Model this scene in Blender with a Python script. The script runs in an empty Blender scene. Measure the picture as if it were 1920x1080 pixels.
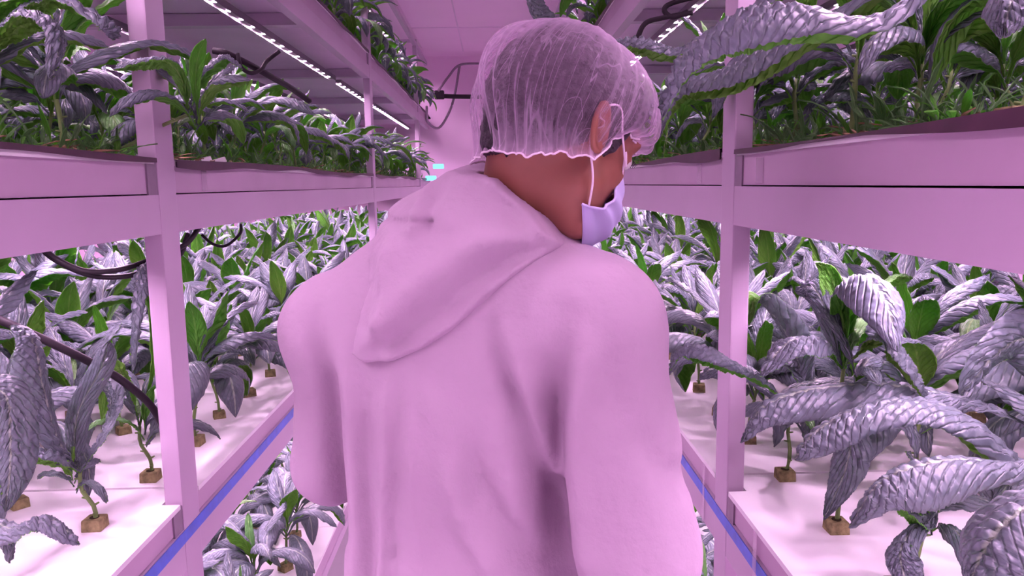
import bpy, math, random
import numpy as np
from mathutils import Vector, Matrix
random.seed(7); RNG = np.random.default_rng(11)
SC = bpy.context.scene; COL = SC.collection
def nrm(v):
    v = np.asarray(v, float); return v / np.linalg.norm(v)

# ---------------------------------------------------------------- camera, world, exposure
CAM_Z = 1.55; F_PX = 1450.0
yc = nrm((-.0241, .1345, -1.0))                       # aisle direction in camera axes
zc = np.array((-.018, 1.0, 0.0)); zc = nrm(zc - yc * np.dot(zc, yc))
xc = np.cross(yc, zc)
RW = np.array((xc, yc, zc))                           # camera -> world
CAM = np.array((0.0, 0.0, CAM_Z))
cd = bpy.data.cameras.new('camera'); cam = bpy.data.objects.new('camera', cd); COL.objects.link(cam)
cd.sensor_width = 36.0; cd.lens = F_PX * 36.0 / 1920.0; cd.clip_start = .02; cd.clip_end = 60
M4 = Matrix([list(RW[i]) + [CAM[i]] for i in range(3)] + [[0, 0, 0, 1]])
cam.matrix_world = M4
SC.camera = cam
SC.view_settings.view_transform = 'Standard'; SC.view_settings.look = 'None'
SC.view_settings.gamma = 1.0; SC.view_settings.use_curve_mapping = False
SC.view_settings.exposure = 0.0
SC.cycles.use_denoising = True; SC.cycles.use_adaptive_sampling = True; SC.cycles.adaptive_threshold = .025
SC.cycles.max_bounces = 10; SC.cycles.diffuse_bounces = 6; SC.cycles.transparent_max_bounces = 12
SC.cycles.sample_clamp_indirect = 6.0
w = bpy.data.worlds.new('world'); SC.world = w; w.use_nodes = True
bg = w.node_tree.nodes['Background']; bg.inputs[0].default_value = (1.0, .36, .86, 1); bg.inputs[1].default_value = .05
LED_COL = (1.0, .61, .95); LED_POWER = 1150.0

def at(u, v, Y):
    """point at pixel (u, v) of the photograph whose distance down the aisle is Y"""
    d = RW @ np.array(((u - 960) / F_PX, (540 - v) / F_PX, -1.0))
    return CAM + d * (Y / d[1])
def proj(P):
    c = RW.T @ (np.asarray(P) - CAM)
    return 960 + F_PX * c[0] / -c[2], 540 - F_PX * c[1] / -c[2], -c[2]

# ---------------------------------------------------------------- helpers
def tag(o, label=None, cat=None, group=None, kind=None):
    if label: o['label'] = label
    if cat: o['category'] = cat
    if group: o['group'] = group
    if kind: o['kind'] = kind
    return o
def empty(name, loc=(0, 0, 0), rz=0):
    o = bpy.data.objects.new(name, None); COL.objects.link(o); o.location = loc; o.rotation_euler = (0, 0, rz)
    o.empty_display_size = .05
    return o
def link(name, me, parent=None, loc=None):
    o = bpy.data.objects.new(name, me); COL.objects.link(o)
    if parent is not None: o.parent = parent
    if loc is not None: o.location = loc
    return o
def npmesh(name, V, Fq, mats, smooth=True, midx=None, uv=None):
    V = np.asarray(V, np.float32); Fq = np.asarray(Fq, np.int32)
    me = bpy.data.meshes.new(name); n = Fq.shape[1]
    me.vertices.add(len(V)); me.vertices.foreach_set('co', V.ravel())
    me.loops.add(Fq.size); me.loops.foreach_set('vertex_index', Fq.ravel())
    me.polygons.add(len(Fq)); me.polygons.foreach_set('loop_start', np.arange(0, Fq.size, n, dtype=np.int32))
    for m in mats: me.materials.append(m)
    if midx is not None: me.polygons.foreach_set('material_index', np.asarray(midx, np.int32))
    if uv is not None:
        l = me.uv_layers.new(name='UVMap'); l.data.foreach_set('uv', np.asarray(uv, np.float32)[Fq.ravel()].ravel())
    me.update(calc_edges=True)
    me.polygons.foreach_set('use_smooth', np.full(len(Fq), smooth)); me.validate()
    return me
class MB:
    """collects boxes and tubes into one mesh"""
    def __init__(s): s.V = []; s.F = []; s.n = 0
    def add(s, V, F):
        s.V.append(np.asarray(V, float)); s.F += [tuple(int(i) + s.n for i in f) for f in F]; s.n += len(V)
    def box(s, x0, x1, y0, y1, z0, z1):
        V = [(x, y, z) for x in (x0, x1) for y in (y0, y1) for z in (z0, z1)]
        s.add(V, [(0, 1, 3, 2), (4, 6, 7, 5), (0, 4, 5, 1), (2, 3, 7, 6), (0, 2, 6, 4), (1, 5, 7, 3)])
    def obox(s, c, ax, ay, az):
        c, ax, ay, az = [np.asarray(q, float) for q in (c, ax, ay, az)]
        V = [c + i * ax + j * ay + k * az for i in (-1, 1) for j in (-1, 1) for k in (-1, 1)]
        s.add(V, [(0, 1, 3, 2), (4, 6, 7, 5), (0, 4, 5, 1), (2, 3, 7, 6), (0, 2, 6, 4), (1, 5, 7, 3)])
    def tube(s, pts, r, n=10, taper=None):
        pts = [np.asarray(p, float) for p in pts]; m = len(pts); V = []; up = np.array((.13, .21, .97))
        for i, p in enumerate(pts):
            t = nrm(pts[min(i + 1, m - 1)] - pts[max(i - 1, 0)])
            a = nrm(np.cross(t, up)) if abs(np.dot(t, up)) < .98 else nrm(np.cross(t, (1, 0, 0)))
            b = np.cross(t, a); rr = r if taper is None else r * (1 + (taper - 1) * i / (m - 1))
            for k in range(n):
                q = 2 * math.pi * k / n; V.append(p + rr * (math.cos(q) * a + math.sin(q) * b))
        F = [(i * n + k, i * n + (k + 1) % n, (i + 1) * n + (k + 1) % n, (i + 1) * n + k) for i in range(m - 1) for k in range(n)]
        F += [tuple(reversed(range(n))), tuple(range((m - 1) * n, m * n))]
        s.add(V, F)
    def mesh(s, name, mats, smooth=False, bevel=0, uv=False):
        me = bpy.data.meshes.new(name); me.from_pydata([tuple(v) for v in np.concatenate(s.V)], [], s.F)
        for m in (mats if isinstance(mats, (list, tuple)) else [mats]): me.materials.append(m)
        if bevel:
            import bmesh
            bm = bmesh.new(); bm.from_mesh(me)
            bmesh.ops.bevel(bm, geom=bm.edges[:], offset=bevel, segments=2, affect='EDGES', profile=.7)
            bm.to_mesh(me); bm.free()
        if smooth: me.polygons.foreach_set('use_smooth', [True] * len(me.polygons))
        me.update(); return me
    def build(s, name, mats, parent=None, smooth=False, bevel=0):
        return link(name, s.mesh(name, mats, smooth, bevel), parent)
def spline(pts, n):
    P = np.asarray(pts, float); m = len(P)
    if m == 2: return P[0] + (P[1] - P[0]) * np.linspace(0, 1, n)[:, None]
    Q = np.vstack((2 * P[0] - P[1], P, 2 * P[-1] - P[-2])); out = []
    for t in np.linspace(0, m - 1 - 1e-6, n):
        i = int(t); f = t - i; a, b, c, d = Q[i:i + 4]
        out.append(.5 * (2 * b + (c - a) * f + (2 * a - 5 * b + 4 * c - d) * f * f + (3 * b - a - 3 * c + d) * f ** 3))
    return np.array(out)

# ---------------------------------------------------------------- materials
def mat(name, col, rough=.5, spec=.4, noise=None, bump=None, trans=0, tcol=None, metal=0):
    """noise=(scale, amount) mottles the colour; bump=(scale, strength, distance); trans = share of translucency"""
    m = bpy.data.materials.new(name); m.use_nodes = True; nt = m.node_tree; N = nt.nodes; L = nt.links
    b = N['Principled BSDF']; b.inputs['Base Color'].default_value = (*col, 1); b.inputs['Roughness'].default_value = rough
    b.inputs['Specular IOR Level'].default_value = spec; b.inputs['Metallic'].default_value = metal
    tc = N.new('ShaderNodeTexCoord')
    if noise:
        n = N.new('ShaderNodeTexNoise'); n.inputs['Scale'].default_value = noise[0]; n.inputs['Detail'].default_value = 5
        L.new(tc.outputs['Object'], n.inputs['Vector'])
        r = N.new('ShaderNodeMapRange'); r.inputs[1].default_value = .3; r.inputs[2].default_value = .7
        r.inputs[3].default_value = 1 - noise[1]; r.inputs[4].default_value = 1 + noise[1] * .4
        L.new(n.outputs['Fac'], r.inputs[0])
        x = N.new('ShaderNodeVectorMath'); x.operation = 'SCALE'; x.inputs[0].default_value = col
        L.new(r.outputs[0], x.inputs['Scale']); L.new(x.outputs[0], b.inputs['Base Color'])
    if bump:
        n = N.new('ShaderNodeTexNoise'); n.inputs['Scale'].default_value = bump[0]; n.inputs['Detail'].default_value = 4
        L.new(tc.outputs['Object'], n.inputs['Vector'])
        q = N.new('ShaderNodeBump'); q.inputs['Strength'].default_value = bump[1]; q.inputs['Distance'].default_value = bump[2]
        L.new(n.outputs['Fac'], q.inputs['Height']); L.new(q.outputs[0], b.inputs['Normal'])
    if trans:
        t = N.new('ShaderNodeBsdfTranslucent'); t.inputs[0].default_value = (*(tcol or col), 1)
        mx = N.new('ShaderNodeMixShader'); mx.inputs[0].default_value = trans
        L.new(b.outputs[0], mx.inputs[1]); L.new(t.outputs[0], mx.inputs[2]); L.new(mx.outputs[0], N['Material Output'].inputs[0])
    return m
def leaf_mat(name, base, rib, trans, tcol, rough, under=False, bump=1.0):
    m = bpy.data.materials.new(name); m.use_nodes = True; nt = m.node_tree; N = nt.nodes; L = nt.links
    b = N['Principled BSDF']; b.inputs['Roughness'].default_value = rough; b.inputs['Specular IOR Level'].default_value = .75
    uv = N.new('ShaderNodeUVMap'); uv.uv_map = 'UVMap'
    s = N.new('ShaderNodeSeparateXYZ'); L.new(uv.outputs[0], s.inputs[0])
    def math_(op, a, b_=None):
        n = N.new('ShaderNodeMath'); n.operation = op
        for i, q in enumerate((a, b_)):
            if q is None: continue
            if isinstance(q, (int, float)): n.inputs[i].default_value = q
            else: L.new(q, n.inputs[i])
        return n.outputs[0]
    au = math_('ABSOLUTE', math_('SUBTRACT', s.outputs[0], .5))       # 0 midrib .. .5 edge
    mid = N.new('ShaderNodeMapRange'); mid.inputs[1].default_value = .018; mid.inputs[2].default_value = .045
    mid.inputs[3].default_value = .6; mid.inputs[4].default_value = 0; L.new(au, mid.inputs[0])
    # lateral veins: slanted from the midrib
    ph = math_('SUBTRACT', math_('MULTIPLY', s.outputs[1], 44.0), math_('MULTIPLY', au, 26.0))
    vein = math_('POWER', math_('ABSOLUTE', math_('COSINE', ph)), 14.0)
    nz = N.new('ShaderNodeTexNoise'); nz.inputs['Scale'].default_value = 14; nz.inputs['Detail'].default_value = 3; L.new(uv.outputs[0], nz.inputs['Vector'])
    oi = N.new('ShaderNodeObjectInfo')
    fac = N.new('ShaderNodeMath'); fac.operation = 'MAXIMUM'; L.new(mid.outputs[0], fac.inputs[0]); L.new(math_('MULTIPLY', vein, .05), fac.inputs[1])
    mx = N.new('ShaderNodeMix'); mx.data_type = 'RGBA'; L.new(fac.outputs[0], mx.inputs[0])
    mx.inputs[6].default_value = (*base, 1); mx.inputs[7].default_value = (*rib, 1)
    hs = N.new('ShaderNodeHueSaturation'); L.new(mx.outputs[2], hs.inputs['Color'])
    L.new(math_('ADD', math_('MULTIPLY', nz.outputs['Fac'], .9), math_('ADD', math_('MULTIPLY', oi.outputs['Random'], .3), .4)), hs.inputs['Value'])
    L.new(math_('ADD', math_('MULTIPLY', oi.outputs['Random'], .03), .485), hs.inputs['Hue'])
    L.new(hs.outputs[0], b.inputs['Base Color'])
    mp = N.new('ShaderNodeMapping'); mp.inputs['Scale'].default_value = (8, 26, 1); L.new(uv.outputs[0], mp.inputs[0])
    vo = N.new('ShaderNodeTexVoronoi'); vo.inputs['Scale'].default_value = 1.0; vo.feature = 'SMOOTH_F1'; L.new(mp.outputs[0], vo.inputs['Vector'])
    hgt = math_('SUBTRACT', math_('MULTIPLY', vo.outputs['Distance'], -.9), math_('MULTIPLY', vein, .3))
    bp = N.new('ShaderNodeBump'); bp.inputs['Strength'].default_value = bump; bp.inputs['Distance'].default_value = -.006 if under else .006
    L.new(hgt, bp.inputs['Height']); L.new(bp.outputs[0], b.inputs['Normal'])
    t = N.new('ShaderNodeBsdfTranslucent'); t.inputs[0].default_value = (*tcol, 1)
    ms = N.new('ShaderNodeMixShader'); ms.inputs[0].default_value = trans
    L.new(b.outputs[0], ms.inputs[1]); L.new(t.outputs[0], ms.inputs[2]); L.new(ms.outputs[0], N['Material Output'].inputs[0])
    return m
def emit(name, col, s):
    m = bpy.data.materials.new(name); m.use_nodes = True; N = m.node_tree.nodes; N.remove(N['Principled BSDF'])
    e = N.new('ShaderNodeEmission'); e.inputs[0].default_value = (*col, 1); e.inputs[1].default_value = s
    m.node_tree.links.new(e.outputs[0], N['Material Output'].inputs[0]); return m

M_PAINT = mat('painted_steel', (.54, .415, .545), .42, .35, (3, .06), (140, .04, .002))
M_SHEET = mat('shelf_sheet', (.78, .58, .78), .45, .4, (2, .15))
M_TRAY = mat('tray_plastic', (.53, .39, .515), .5, .3, (4, .10), (9, .15, .004))
M_BRACKET = mat('bracket_metal', (.24, .18, .24), .45, .4, (30, .15))
M_LINER = mat('dark_liner', (.055, .020, .040), .45, .4, (20, .3))
M_BOARD = mat('foam_board', (.95, .92, .95), .38, .45, (5, .05), (12, .25, .004))
M_WALL = mat('wall_paint', (.95, .70, .91), .6, .2, (1.2, .04))
M_FLOOR = mat('floor_resin', (.55, .48, .55), .3, .4, (2, .1))
M_ROCK = mat('rockwool', (.30, .26, .125), .95, .1, (60, .55), (180, .9, .004))
M_ROCKHOLE = mat('dark_rockwool', (.05, .04, .02), .9, .1, (60, .4))  # near-black brown for the disc on the cube top around the stem
M_STEM = mat('kale_stem', (.17, .26, .08), .5, .4, (30, .2), None, .15, (.3, .6, .08))
M_TOP = leaf_mat('kale_leaf_upper', (.100, .125, .150), (.46, .56, .40), .10, (.06, .35, .02), .42)
M_UND = leaf_mat('kale_leaf_under', (.17, .46, .045), (.45, .7, .16), .42, (.18, .75, .02), .55, under=True)
M_YTOP = leaf_mat('young_leaf_upper', (.13, .30, .085), (.5, .7, .25), .25, (.18, .62, .03), .45)
M_LITTER = mat('dry_leaf_litter', (.45, .28, .16), .8, .2, (40, .4))
M_CABLE = mat('black_rubber', (.010, .006, .010), .6, .25)
M_TAPE = mat('blue_tape', (.055, .13, .62), .4, .5, (25, .25))
M_DIODE = emit('led_diode', LED_COL, LED_POWER)
M_HOUSING = mat('led_housing', (.16, .13, .16), .4, .4)
M_SUIT = mat('coverall_fabric', (.50, .385, .49), .75, .15, (2.5, .03), (38, .5, .008), .10, (.6, .42, .6))
M_SKIN = mat('skin', (.22, .080, .052), .5, .4, (25, .08), (260, .06, .001))
M_HAIR = mat('dark_hair', (.022, .010, .022), .5, .4, (60, .5), (160, .9, .006))
M_MASK = mat('mask_fabric', (.72, .68, .98), .7, .2, None, (300, .1, .001), .2, (.7, .65, .95))
M_STRING = mat('mask_loop', (.9, .78, .88), .6, .2)
M_EYE = mat('eye_white', (.75, .7, .7), .2, .5); M_IRIS = mat('dark_iris', (.02, .01, .01), .1, .6)
M_BOOT = mat('boot_rubber', (.75, .72, .75), .4, .4)
M_CYAN = emit('cyan_indicator', (.25, .9, 1.0), 1.6)

# ---------------------------------------------------------------- setting
WL, WR = .62, .453           # aisle faces of the racks
DEP = 1.30                   # rack depth
POSTS_Y = [-1.14, 1.46, 4.06, 6.66]; PT, PD = .034, .080
Y0, Y1 = -1.14, 7.75
YWALL = 8.05; CEIL = 2.83
TIERS = [dict(name='bottom', top=.27, beam=.17), dict(name='lower', top=.94, beam=.80), dict(name='middle', top=1.605, beam=1.466), dict(name='top', top=2.222, beam=2.092)]
def struct(name, mb, m, **k):
    o = mb.build(name, m, **k); o['kind'] = 'structure'; return o
b = MB(); b.box(-2.6, 2.4, -1.6, YWALL + .1, -.1, 0); struct('floor', b, M_FLOOR)
b = MB(); b.box(-2.6, 2.4, -1.6, YWALL + .1, CEIL, CEIL + .1); struct('ceiling', b, M_WALL)
b = MB(); b.box(-2.6, -2.45, -1.6, YWALL + .1, 0, CEIL); struct('wall_left', b, M_WALL)
b = MB(); b.box(2.25, 2.4, -1.6, YWALL + .1, 0, CEIL); struct('wall_right', b, M_WALL)
b = MB(); b.box(-2.45, 2.25, YWALL, YWALL + .1, 0, CEIL); struct('wall_back', b, M_WALL)
# shallow rounded ceiling panel over the aisle with its seams
def rounded(x0, x1, y0, y1, r, n=8):
    P = []
    for cx, cy, a0 in ((x1 - r, y1 - r, 0), (x0 + r, y1 - r, 90), (x0 + r, y0 + r, 180), (x1 - r, y0 + r, 270)):
        for k in range(n + 1):
            a = math.radians(a0 + 90 * k / n); P.append((cx + r * math.cos(a), cy + r * math.sin(a)))
    return P
b = MB(); P0 = rounded(-.70, .62, -1.2, 7.55, .25); P1 = rounded(-.62, .54, -1.1, 7.42, .2); n = len(P0)
b.add([(x, y, CEIL) for x, y in P0] + [(x, y, CEIL - .055) for x, y in P1], [(i, (i + 1) % n, n + (i + 1) % n, n + i) for i in range(n)] + [tuple(reversed(range(n, 2 * n)))])
struct('trim_1', b, M_WALL)
b = MB(); b.box(-.262, -.258 + .006, -1, 7.4, CEIL - .059, CEIL - .054)
for y in (1.3, 2.6, 3.9, 5.2, 6.3): b.box(-.62, .54, y, y + .010, CEIL - .059, CEIL - .054)
struct('trim_2', b, M_SHEET)

# ---------------------------------------------------------------- racks
SIDE_WORD = {-1: 'left', 1: 'right'}
for sd in (-1, 1):
    W = WL if sd < 0 else WR; word = SIDE_WORD[sd]
    def xx(a, b_): return (sd * a, sd * b_) if sd > 0 else (sd * b_, sd * a)
    rack = empty('grow_rack', (sd * W, 1.46, 0))
    tag(rack, f'white painted steel grow rack with four shelves along the {word} side of the aisle', 'rack')
    off = np.array((sd * W, 1.46, 0))
    def rbuild(mb, name, m, bevel=0):
        mb.V = [v - off for v in mb.V]; return mb.build(name, m, rack, bevel=bevel)
    for y in POSTS_Y:
        for fx in (0, DEP - PT):
            b = MB(); b.box(*xx(W + fx, W + fx + PT), y, y + PD, .0, 2.70); rbuild(b, 'post', M_PAINT, .003)
    for t in TIERS:
        for fx in (0, DEP - PT):
            for i in range(4):
                ya = POSTS_Y[i] + PD; yb = POSTS_Y[i + 1] if i < 3 else Y1
                b = MB(); bt = t['top'] - (.055 if t['name'] == 'lower' else .066)
                b.box(*xx(W + fx + .001, W + fx + PT - .001), ya, yb, t['beam'], bt); rbuild(b, 'beam', M_PAINT)
        for i, y in enumerate([q for p in POSTS_Y for q in (p, p + 1.3)]):
            if y > Y1: continue
            b = MB(); b.box(*xx(W + PT, W + DEP - PT), y + .01, y + .06, t['beam'] + .01, t['beam'] + .05); rbuild(b, 'crossbar', M_PAINT)
        b = MB(); b.box(*xx(W + PT + .001, W + DEP - PT), Y0 + PD, Y1, t['beam'] + .052, t['beam'] + .056)
        rbuild(b, 'shelf_sheet', M_SHEET)
        for y in POSTS_Y[1:3]:
            b = MB(); b.box(*xx(W + .0015, W + .0045), y - .040, y - .001, t['top'] - .066, t['top'] - .004); rbuild(b, 'bracket', M_BRACKET)
    b = MB()                                              # light frame over the top shelf
    b.box(*xx(W + .0, W + .03), Y0, Y1, 2.70, 2.73); rbuild(b, 'top_rail', M_PAINT)
    for y in POSTS_Y:
        b = MB(); b.box(*xx(W, W + DEP), y + .02, y + .05, 2.731, 2.755); rbuild(b, 'top_bar', M_PAINT)
    # trays and boards, bay by bay
    for t in TIERS:
        for i in range(4):
            ya = POSTS_Y[i] + PD + .004; yb = (POSTS_Y[i + 1] if i < 3 else Y1) - .006
            bay = ['nearest', 'second', 'third', 'farthest'][i]
            tr = empty('grow_tray', (sd * (W + .004), ya, t['top'] - .066))
            tag(tr, f'long pale grow tray on the {word} {t["name"]} shelf, {bay} bay down the aisle', 'tray', 'grow trays on the racks')
            o2 = np.array(tr.location)
            zt = t['top']; zb = zt - (.055 if t['name'] == 'lower' else .066) + .0025
            b = MB(); x0 = W + .005; x1 = W + DEP - PT - .002
            b.box(*xx(x0, x0 + .010), ya, yb, zb, zt - .010); b.box(*xx(x1 - .01, x1), ya, yb, zb, zt - .010)
            b.box(*xx(x0 + .01, x1 - .01), ya, ya + .01, zb, zt - .010); b.box(*xx(x0 + .01, x1 - .01), yb - .01, yb, zb, zt - .010)
            b.box(*xx(x0 + .01, x1 - .01), ya + .01, yb - .01, zb, zb + .006)
            if i < 3:                                     # the tray runs on behind the post
                ye = POSTS_Y[i + 1] + PD - .004; xp = W + PT + .003
                b.box(*xx(xp, xp + .008), yb, ye, zb, zt - .010); b.box(*xx(xp + .008, x1 - .01), yb, ye, zb, zb + .006); b.box(*xx(xp + .008, x1 - .01), ye - .008, ye, zb + .006, zt - .010)
            b.V = [v - o2 for v in b.V]; b.build('tray_body', M_TRAY, tr)
            if t['name'] in ('middle', 'top'):            # dark wavy liner lip over the front wall
                n = 90; V = []; ys = np.linspace(ya, yb, n)
                h = .010 + .005 * np.sin(ys * 4.1 + i) + .003 * np.sin(ys * 11 + 2 * i) ; lift = .004 + .004 * np.sin(ys * 3.3 + 1.3 * i + sd)
                for k in range(n):
                    for dx, dz in ((.045, 0), (.0, lift[k]), (-.008, lift[k] - .001), (-.0085, -h[k]), (-.006, -h[k]), (-.0055, lift[k] - .005), (.0, lift[k] - .004), (.045, -.003)):
                        V.append((sd * (x0 + dx), ys[k], zt + dz + .001))
                Fc = [(k * 8 + j, k * 8 + (j + 1) % 8, (k + 1) * 8 + (j + 1) % 8, (k + 1) * 8 + j) for k in range(n - 1) for j in range(8)]
                link('liner', npmesh('liner', np.array(V) - o2, Fc, [M_LINER], False), tr)
            ym = ya + 1.262 if i != 1 else ya + .145     # boards: the photo's seam lies just past the near post
            cuts = [ya, ya + 1.26, yb]
            for j in range(len(cuts) - 1):
                b = MB(); b.box(*xx(x0 - .004, x1 - .002), cuts[j] + .002, cuts[j + 1] - .002, zt - .0098, zt)
                if i < 3 and j == len(cuts) - 2: b.box(*xx(W + PT + .003, x1 - .002), cuts[-1] - .002, POSTS_Y[i + 1] + PD - .004, zt - .0098, zt)
                o = b.build('foam_board', M_BOARD)
                tag(o, f'white foam planting board on the {word} {t["name"]} shelf, {bay} bay, {["near", "middle", "far"][j] if len(cuts) > 3 else ["near", "far"][j]} piece', 'board', 'white foam boards in the trays')
    # led strips under each shelf
    LX = [.18, .62, 1.06]
    for ti, z in ((1, TIERS[1]['beam']), (2, TIERS[2]['beam']), (3, TIERS[3]['beam']), (4, 2.70)):
        over = ['', 'bottom', 'lower', 'middle', 'top'][ti]
        for li, lx in enumerate(LX):
            for i in range(3):
                ya = POSTS_Y[i] + PD + .03; yb = POSTS_Y[i + 1] - .03 if i < 2 else Y1 - .1
                st = empty('led_strip', (sd * (W + lx), ya, z))
                tag(st, f'glowing LED strip above the {word} {over} shelf, {["aisle", "middle", "wall"][li]} line, {["near", "second", "far"][i]} length', 'light', 'LED grow light strips')
                b = MB(); b.box(-.015, .015, 0, yb - ya, -.004, .010); b.box(-.015, -.0128, 0, yb - ya, -.0125, -.004); b.box(.0128, .015, 0, yb - ya, -.0125, -.004); b.build('housing', M_HOUSING, st)  # base box, plus two side lips added to block the diodes' sideways light
                b = MB()
                for y in np.arange(.06, yb - ya - .04, .122):
                    V = [(.0115 * math.cos(a), y + .011 * math.sin(a), -.0065) for a in np.arange(6) * math.pi / 3]
                    b.add([(x, yy, z_ + .002) for x, yy, z_ in V], [(5, 4, 3, 2, 1, 0)])
                tag(b.build('diodes', M_DIODE, st), kind='stuff')
    b = MB()                                             # blue tape along the lower beam
    yy = np.linspace(.2, 7.6, 60)
    V = []; zc_ = .872
    for y in yy:
        for dz in (-.0125, .0125): V.append((sd * (W - .0012), y, zc_ + dz + .0015 * math.sin(y * 3)))
    V += [(sd * (W - .0002), p[1], p[2]) for p in V[:]]
    n2 = len(yy) * 2; Fc = []
    for k in range(len(yy) - 1):
        a = 2 * k; Fc += [(a, a + 1, a + 3, a + 2), (n2 + a + 2, n2 + a + 3, n2 + a + 1, n2 + a), (a + 1, n2 + a + 1, n2 + a + 3, a + 3), (a, a + 2, n2 + a + 2, n2 + a)]
    o = link('blue_tape', npmesh('blue_tape', V, Fc, [M_TAPE], False)); tag(o, f'blue tape stuck along the {word} lower shelf edge', 'tape')

# ---------------------------------------------------------------- kale leaves
def leaf_geo(P, N0, width, nu, nv, curl=1.0, blister=.0036, ruffle=.0018, seed=0, thick=.0011, wpow=1.0, pet=.16):
    """P centreline points root to tip; N0 upper side hint. Returns V, F, material index, uv"""
    rg = np.random.default_rng(seed)
    C = spline(P, nv + 1); T = np.gradient(C, axis=0); T /= np.linalg.norm(T, axis=1)[:, None]
    L = np.linalg.norm(np.diff(C, axis=0), axis=1).sum()
    N = np.zeros_like(C); n = np.asarray(N0, float)
    for i in range(nv + 1):
        n = n - T[i] * np.dot(n, T[i]); n /= np.linalg.norm(n) + 1e-9; N[i] = n
    S = np.cross(T, N)
    v = np.linspace(0, 1, nv + 1); u = np.linspace(-1, 1, nu + 1)
    w = np.where(v < pet, .09 + .05 * v / pet, 0); q = np.clip((v - pet) / (1 - pet), 0, 1)
    prof = .14 + .86 * np.sin(np.pi * np.clip(q * .86 + .07, 0, 1)) ** wpow
    tip = np.sqrt(np.clip(1 - ((q - .80) / .20).clip(0, 1) ** 2, 0, 1))
    w = np.where(v < pet, w, np.maximum(.12, prof - .12 * (q < .05)) * (tip * .97 + .03))
    w = np.convolve(np.pad(w, 1, mode='edge'), [.25, .5, .25], 'valid') if nv > 8 else w
    w[-1] *= .5
    a = curl * (1.15 + .25 * np.sin(v * 7 + rg.uniform(0, 6)))[:, None] * np.abs(u)[None] ** 1.2 * np.sign(u)[None]
    hw = (w * width / 2)[:, None]
    cc = np.maximum(curl, .15)
    sx = np.sin(a * .9) / (.9 * cc) * hw; dz = -(1 - np.cos(a * .9)) / (.9 * cc) * hw
    ru = np.sin(v[:, None] * L * 150 + rg.uniform(0, 6) + (u > 0)[None] * 1.7) * .6 + np.sin(v[:, None] * L * 267 + (u < 0)[None] * 2 + rg.uniform(0, 6)) * .5
    dz = dz + ru * ruffle * np.abs(u)[None] ** 3 * (w > .2)[:, None]
    fr = L * 150; U_ = np.abs(u)[None]; sg = np.sign(u)[None]
    ph = v[:, None] * fr - U_ * 3.4 + sg * .8 + .7 * np.sin(v[:, None] * fr * .37 + sg * 2 + seed)
    bl = np.abs(np.sin(ph)) ** .75 * np.abs(np.sin(U_ * np.pi * 2.1 + .9 * np.sin(ph * .9 + seed) * U_)) ** .6 * (.75 + .5 * np.sin(v[:, None] * fr * .21 + u[None] * 3))
    bl = bl * (1 - .85 * U_ ** 4)
    bl = bl * blister * (w > .2)[:, None] - (np.abs(u)[None] < .12) * .0008
    bl = bl +   .13 * blister * rg.normal(size=bl.shape) * (nv > 20)
    X = C[:, None] + S[:, None] * sx[..., None] + N[:, None] * (dz + bl)[..., None]
    nn = N[:, None] * np.cos(a * .9)[..., None] + S[:, None] * np.sin(a * .9)[..., None]
    Bm = X - nn * thick
    k = nu + 1; m = (nv + 1) * k
    V = np.concatenate((X.reshape(-1, 3), Bm.reshape(-1, 3)))
    I = (np.arange(nv)[:, None] * k + np.arange(nu)[None]).ravel()
    top = np.stack((I, I + 1, I + k + 1, I + k), 1)
    bot = np.stack((I + m, I + k + m, I + k + 1 + m, I + 1 + m), 1)
    e = np.arange(nv) * k
    e1 = np.stack((e, e + k, e + k + m, e + m), 1); e2 = np.stack((e + nu, e + nu + m, e + k + nu + m, e + k + nu), 1)
    j = np.arange(nu) + nv * k
    e3 = np.stack((j, j + 1, j + 1 + m, j + m), 1)
    Fq = np.concatenate((top, bot, e1, e2, e3)); mi = np.concatenate((np.zeros(len(top)), np.ones(len(bot) + len(e1) + len(e2) + len(e3))))
    uvv = np.stack((np.broadcast_to(u[None] / 2 + .5, bl.shape), np.broadcast_to(v[:, None], bl.shape)), -1).reshape(-1, 2)
    uvv = uvv * np.array((1, L / .28)); return V, Fq, mi, np.concatenate((uvv, uvv))
def arc_path(rg, root, az, length, el0, bend, n=7, sway=.0):
    p = np.array(root, float); pts = [p.copy()]; a = math.radians(el0); st = length / (n - 1)
    for i in range(n - 1):
        t = (i + .5) / (n - 1)
        a = math.radians(el0 - bend * t ** 1.25)
        zz = az + sway * t
        p = p + st * np.array((math.cos(a) * math.cos(zz), math.cos(a) * math.sin(zz), math.sin(a))); pts.append(p.copy())
    return pts
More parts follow.
